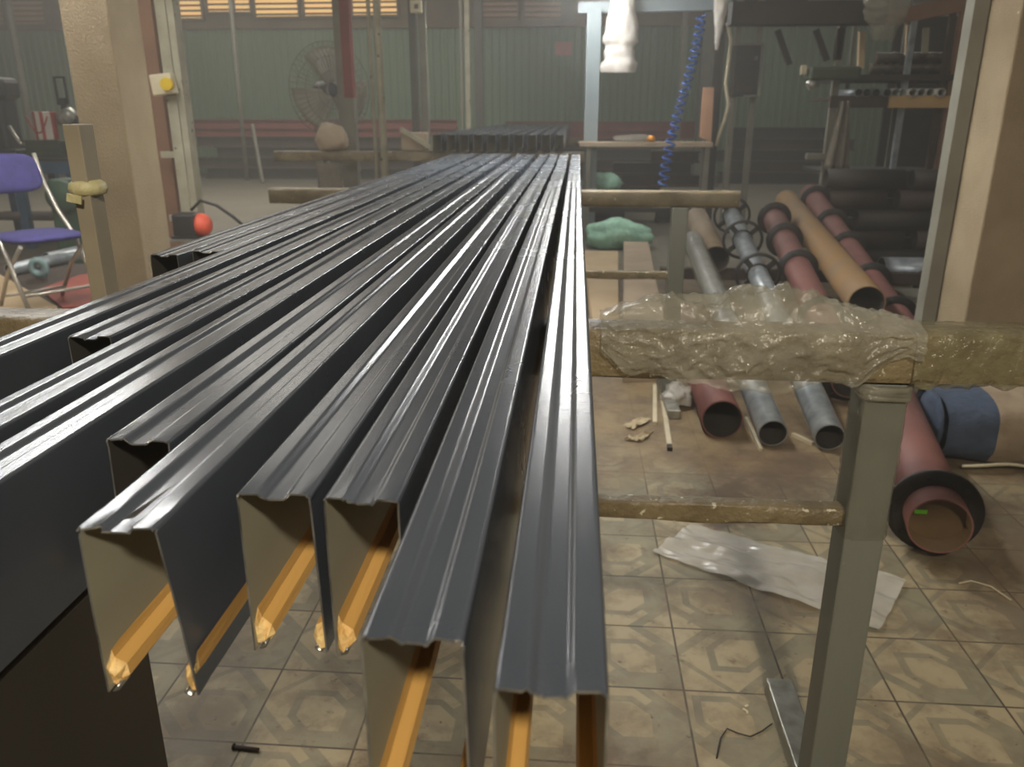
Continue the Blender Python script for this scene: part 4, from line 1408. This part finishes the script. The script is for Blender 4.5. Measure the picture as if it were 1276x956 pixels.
q.lathe([(0.001, -0.12), (0.07, -0.11), (0.09, -0.05), (0.09, 0.05), (0.07, 0.11), (0.001, 0.12)], (c.x + 0.03, 9.65, c.z), 18, 0, Matrix.Rotation(1.1, 3, 'Y'))
q.build('motor_shell', K['foot'], t)
MB().box((c.x + 0.10, 9.68, (zb_ + c.z) / 2), (0.14, 0.12, c.z - zb_ + 0.02)).build('pedestal', K['black'], t)
a = ony(76, 112, 9.7)
q = MB()
for (dx, dz, w, h) in ((-0.06, 0, 0.02, 0.28), (0.06, 0, 0.02, 0.28), (0, 0.14, 0.14, 0.02), (0, -0.13, 0.14, 0.08)):
    q.box((a.x + dx, 9.7, a.z + dz), (w, 0.03, h))
q.bar((a.x, 9.7, zb_ + 0.1), (a.x, 9.7, a.z - 0.1), 0.05, 0.05)
q.build('guard_frame', K['black'], t)
# green machine pedestal behind post
c = onz(88, 330, 0)
t = thing('green_machine', 'dark green machine pedestal standing behind the taped upright at left', 'machine', (c.x, 8.4, 0))
gx = ony(88, 250, 8.4).x
q = MB()
q.box((gx, 8.45, 0.45), (0.34, 0.34, 0.9), bevel=0.04)
q.box((gx, 8.45, 0.05), (0.5, 0.5, 0.1), bevel=0.02)
q.build('pedestal', K['greenm'], t)
q = MB()
q.lathe([(0.001, -0.06), (0.15, -0.06), (0.17, 0), (0.15, 0.06), (0.001, 0.06)], (gx + 0.03, 8.22, ony(105, 245, 8.2).z), 24, 0, Matrix.Rotation(math.pi / 2, 3, 'X'))
q.build('hand_wheel', K['greenm'], t)

# ------------------------------------------------------------------ steel piles before the back wall
GS = 'dark steel bars stacked before the back wall'


def bar_pile(u0, u1, y, layers, where, top_red=True, vtop=170):
    x0, x1 = ony(u0, 180, y).x, ony(u1, 180, y).x
    ztop = ony(400, vtop, y).z
    hh = ztop / layers
    nm = ['lowest', 'second', 'third', 'fourth', 'fifth', 'sixth', 'seventh']
    for k in range(layers):
        j0, j1 = random.uniform(0, 0.8), random.uniform(0, 0.8)
        q_ = MB()
        z0 = k * hh
        # I-section lying along the wall
        q_.box(((x0 + x1) / 2 + (j0 - j1) / 2, y, z0 + 0.012), (x1 - x0 - j0 - j1, 0.3, 0.02))
        q_.box(((x0 + x1) / 2 + (j0 - j1) / 2, y, z0 + hh - 0.012), (x1 - x0 - j0 - j1, 0.3, 0.02))
        q_.box(((x0 + x1) / 2 + (j0 - j1) / 2, y, z0 + hh / 2), (x1 - x0 - j0 - j1, 0.03, hh - 0.03))
        q_.build('steel_beam', [K['dark'], K['darkrust']][k % 2], label='%s dark steel beam from the floor in the pile %s' % (nm[k], where), cat='steel beam', group=GS)
    if top_red:
        for k, (dy, dz) in enumerate(((0.0, 0.0), (0.02, 0.2))):
            q_ = MB()
            z0 = ztop + dz
            q_.box(((x0 + x1) / 2, y + dy, z0 + 0.012), (x1 - x0 + 0.4, 0.2, 0.022))
            q_.box(((x0 + x1) / 2, y + dy, z0 + 0.188), (x1 - x0 + 0.4, 0.2, 0.022))
            q_.box(((x0 + x1) / 2, y + dy, z0 + 0.10), (x1 - x0 + 0.4, 0.03, 0.17))
            q_.build('red_beam', K['red'], label='%s red primed steel beam on top of the pile %s' % (('lower', 'upper')[k], where), cat='steel beam', group='red beams on the steel piles')


bar_pile(238, 560, 20.2, 4, 'left of the far stack')
bar_pile(757, 884, 12.5, 6, 'added for the shade under the work table', top_red=False, vtop=186)  # dark pile added in place of the shade below the table
bar_pile(640, 868, 20.4, 4, 'behind the work table', vtop=172)
bar_pile(880, 1075, 19.6, 5, 'behind the right rack', top_red=False, vtop=158)

# ------------------------------------------------------------------ storage rack at right
YR = 9.3
t = thing('storage_rack', 'tall dark storage rack with shelves of tubes behind the right pipes', 'rack', (ony(1110, 250, YR).x, YR, 0))


def zc(v):
    return ony(1100, v, YR).z


def xc_(u, v):
    return ony(u, v, YR).x


ups = [(1038, 128, 0.07, 'greypost', 0), (1118, 170, 0.055, 'galv', 0), (1158, 200, 0.05, 'darkrust', 0), (1192, 60, 0.055, 'brownstrip', 0), (1145, 150, 0.035, 'greypost', 0.75), (1082, 120, 0.035, 'greypost', 0.75)]
for (u, v, w, mm, dy) in ups:
    MB().bar((xc_(u, v), YR + dy, 0), (xc_(u, v), YR + dy, zc(5)), w, w).build('upright', K[mm], t)
xa, xb = xc_(1033, 127), xc_(1195, 127)
zsh = zc(127)
MB().box(((xa + xb) / 2 + 0.29, YR - 0.05, zsh), (xb - xa - 0.58, 0.06, 0.12)).build('shelf_beam', K['shelfwood'], t, label='yellow timber shelf beam')
MB().box((xa + 0.29, YR - 0.05, zsh), (0.6, 0.06, 0.12)).build('shelf_beam', K['darkrust'], t)
MB().box(((xa + xb) / 2, YR + 0.35, zsh + 0.03), (xb - xa, 0.8, 0.03)).build('shelf_board', K['darkrust'], t)
zs2 = zc(97)
MB().box(((xa + xb) / 2 + 0.1, YR + 0.35, zs2), (xb - xa, 0.85, 0.06)).build('shelf_board', K['dark'], t)
z3 = zc(22)
xm0, xm1 = xc_(905, 22), xc_(1092, 22)
MB().box(((xm0 + xm1) / 2, YR - 0.2, zc(19)), (xm1 - xm0, 0.25, zc(6) - zc(34))).build('top_beam', K['dark'], t)
MB().bar((xc_(1100, 28), YR, zc(24)), (xc_(1205, 5), YR, zc(4)), 0.06, 0.15).build('top_rail', K['brownstrip'], t)
for (u0, v0, u1, v1) in ((970, 36, 985, 80), (1018, 36, 1032, 75)):
    MB().bar((xc_(u0, v0), YR + 0.05, zc(v0)), (xc_(u1, v1), YR + 0.05, zc(v1)), 0.05, 0.06).build('brace', K['dark'], t)
MB().box((xc_(1046, 48), YR, (zc(35) + zc(75)) / 2), (0.07, 0.07, zc(35) - zc(75))).build('hanger', K['darkrust'], t)
for (u, v0, v1, mm) in ((1077, 38, 85, 'tan'), (1137, 30, 68, 'tan'), (1158, 34, 66, 'cream')):
    MB().bar((xc_(u + 1, v0), YR + 0.1, zc(v0)), (xc_(u - 1, v1), YR + 0.1, zc(v1)), 0.06, 0.06 if u < 1150 else 0.03).build('upper_post', K[mm], t)
# lower shelf
zl = zc(212)
MB().box(((xa + xb) / 2, YR + 0.42, zl - 0.03), (xb - xa, 0.75, 0.04)).build('shelf_board', K['dark'], t)
MB().box((xc_(1030, 190), YR, zc(195)), (0.42, 0.1, 0.06)).build('bracket', K['greypost'], t)
a, b = ony(1092, 200, 11.3), ony(1230, 200, 11.3)
for k in range(3):
    MB().box(((a.x + b.x) / 2 + 0.05 * k, 11.3 + 0.06 * k, 1.35 - 0.05 * k), (b.x - a.x, 0.05, 2.7 - 0.1 * k)).build('shade_sheet', K['dark'], label='%s dark steel sheet added for the shade behind the storage rack' % ['front', 'middle', 'rear'][k], cat='steel sheet', group='added shade sheets behind the rack')  # added dark sheets stand in for the shade between the shelves
# short shiny tubes on the timber shelf
zt0 = zsh + 0.046
names = ['first', 'second', 'third', 'fourth', 'fifth', 'sixth', 'seventh', 'eighth', 'ninth', 'tenth']
for k, u in enumerate((1066, 1077, 1090, 1101, 1113, 1123, 1133, 1145, 1157, 1168)):
    x_ = xc_(u, 112)
    q = MB().hollow((x_, YR - 0.12 + 0.03 * (k % 3), zt0 + 0.045), (x_, YR + 0.6, zt0 + 0.045), 0.042, 0.004, 18)
    q.build('shelf_tube', [K['shine'] if k > 3 else K['galv'], K['foot'] if k > 3 else K['inside']], label='%s shiny tube from the left lying on the yellow timber shelf' % names[k], cat='tube', group='shiny tubes on the timber shelf')
# wrapped bundles on upper shelf
for k, (u0, u1, dz) in enumerate(((1092, 1186, 0), (1098, 1190, 0.11))):
    lab = ('lower', 'upper')[k] + ' dark film-wrapped bundle on the upper rack shelf'
    q = MB()
    q.tube([(xc_(u0, 80) + (xc_(u1, 80) - xc_(u0, 80)) * j / 20, YR + 0.2, zs2 + 0.095 + dz + 0.006 * nz3(j * 0.8, k, 1)) for j in range(21)], 0.06, 12, rs=[0.055 + 0.014 * nz3(j * 0.9, k, 4) for j in range(21)])
    q.build('wrapped_bundle', mat('dark_wrap_film', rgb(92, 82, 70), rgb(60, 54, 46), 12, 0.25, bump=0.4, bscale=30), label=lab, cat='bundle', group='wrapped bundles on the rack')
# machine head on rack left: dark lump with light details
c = ony(1022, 92, YR - 0.3)
t = thing('rack_bracket', 'dark clamp with a bright round end on the left of the rack', 'clamp', (c.x, YR - 0.3, c.z - 0.1))
MB().box((c.x + 0.12, YR - 0.3, c.z), (0.5, 0.28, 0.13), bevel=0.03).build('clamp_body', K['dkgreen'], t)
q = MB()
q.tube([(c.x - 0.12, YR - 0.33, c.z - 0.12), (c.x - 0.02, YR - 0.33, c.z - 0.07)], 0.05, 14)
q.build('clamp_end', K['foot'], t)
q = MB()
q.box((c.x - 0.17, YR - 0.3, c.z + 0.04), (0.05, 0.05, 0.09))
q.build('clamp_tab', K['stick'], t)
# hanging plastic at the top and grey cloth
hang('hanging_bag', 'crumpled clear plastic hanging from the top of the rack', 'plastic bag', (1104, -6), (1101, 50), 0.21, K['film'], 4.0, YR - 0.62, lambda b: 1.0 - 0.75 * max(0, b - 0.3))
q = MB()
def gc(a, b):
    p = ony(1053 - 10 * b + (a - 0.5) * (14 + 16 * b), 126 + 84 * b, YR - 0.25)
    return p + Vector((0, 0.03 * math.sin(a * 14 + b * 2), 0))
q.grid(26, 14, gc, thick=0.006)
q.build('hanging_cloth', K['cloth'], label='grey cloth strip hanging from the yellow timber shelf', cat='cloth')
# dark horizontal pipes below
GD = 'dark pipes stacked on the low rack'
rows = [(0.10, 1040, 1195, 'lowest'), (0.305, 1005, 1130, 'second lowest'), (0.51, 1068, 1190, 'middle'), (0.715, 1010, 1100, 'second highest'), (0.92, 1024, 1120, 'top left')]
YD = 8.75
for k, (z, u0, u1, nm) in enumerate(rows):
    a, b = ony(u0, 260, YD), ony(u1, 260, YD)
    pipe('dark_pipe', '%s dark pipe of the front row in the stack behind the flanged pipes' % nm, (a.x, YD + 0.02 * (k % 2), z), (b.x, YD + 0.02 * (k % 2), z), 0.1, [K['dark'], K['darkrust']][k % 2], group=GD)
for k, (z, u0, u1, nm) in enumerate([(0.715, 1116, 1200, 'second highest'), (0.92, 1130, 1200, 'top'), (0.305, 1145, 1200, 'lower')]):
    a, b = ony(u0, 260, YD), ony(u1, 260, YD)
    pipe('dark_pipe', '%s dark pipe at the right end of the stack behind the flanged pipes' % nm, (a.x, YD, z), (b.x, YD, z), 0.1, [K['darkrust'], K['dark']][k % 2], group=GD)
for k, (z, u0, u1) in enumerate([(0.2, 1020, 1205), (0.405, 1030, 1205), (0.61, 1015, 1205), (0.815, 1035, 1205)]):
    a, b = ony(u0, 260, YD + 0.22), ony(u1, 260, YD + 0.22)
    pipe('dark_pipe', '%s dark pipe of the rear row in the stack behind the flanged pipes' % ['lowest', 'second lowest', 'third', 'highest'][k], (a.x, YD + 0.2, z), (b.x, YD + 0.2, z), 0.1, [K['dark'], K['darkrust']][k % 2], group=GD)
# galvanised big tube near the column
a, b = ony(1098, 332, 7.9), ony(1230, 332, 7.9)
pipe('silver_tube', 'wide silver tube lying across, behind the flanged pipe by the column', (a.x, 7.9, 0.13), (b.x, 7.9, 0.13), 0.13, K['galv'], group='silver tubes at right')
a = ony(1150, 340, 7.3)
pipe('silver_tube', 'short silver ring tube standing toward the viewer beside the column', (a.x + 0.05, 7.3, 0.13), (a.x + 0.25, 7.6, 0.13), 0.13, K['galv'], group='silver tubes at right')
a, b = ony(1084, 303, 8.2), ony(1140, 308, 8.2)
MB().bar((a.x, 8.3, 0.02), (b.x, 8.1, 0.02), 0.12, 0.04).build('plank', K['tan'], label='tan plank on the floor before the dark pipe stack', cat='plank')
a = ony(1150, 370, 6.3)
MB().box((a.x, 6.4, 0.12), (0.3, 0.3, 0.24), bevel=0.01).build('grey_block', K['greypost'], label='grey block on the floor between the flanged pipe and the column', cat='block')
# electrical cabinet on two uprights
a, b = ony(911, 120, 12), ony(950, 55, 12)
t = thing('electric_cabinet', 'dark electric cabinet on a steel frame right of the gantry post', 'cabinet', ((a.x + b.x) / 2, 12, 0))
MB().box(((a.x + b.x) / 2, 12.1, (a.z + b.z) / 2), (b.x - a.x, 0.25, b.z - a.z), bevel=0.01).build('cabinet_body', K['dark'], t)
d = MB().box(((a.x + b.x) / 2 - 0.03, 11.965, (a.z + b.z) / 2), (b.x - a.x - 0.1, 0.02, b.z - a.z - 0.08), bevel=0.004).build('door', K['dark'], t)
q = MB()
q.tube([((a.x + b.x) / 2 + 0.1, 11.95, b.z - 0.18), ((a.x + b.x) / 2 + 0.1, 11.93, b.z - 0.18)], 0.03, 12)
q.build('latch', K['cloth'], d)
q = MB()
q.box((b.x, 11.96, (a.z + b.z) / 2), (0.035, 0.04, b.z - a.z)).box(((a.x + b.x) / 2, 11.96, b.z), (b.x - a.x, 0.04, 0.03)).box((b.x - 0.1, 11.96, a.z), (0.2, 0.04, 0.03))
q.build('edge_frame', K['greypost'], t)
for xx in (a.x + 0.05, b.x - 0.03):
    MB().bar((xx, 12.15, 0), (xx, 12.15, b.z + 0.9), 0.08, 0.08).build('upright', K['greypost'], t)
# steel upright beside right column
pole('steel_post', 'grey flat steel post right beside the left face of the right concrete column', 1189, 180, 4.395, 21, K['greypost'], depth=0.07)
# round ducts or beams across top right
MB().bar(ony(1004, 3, 12.5), ony(905, 3, 12.5), 0.2, 0.2).build('overhead_beam', K['dark'], label='dark overhead beam above the electric cabinet', cat='beam')
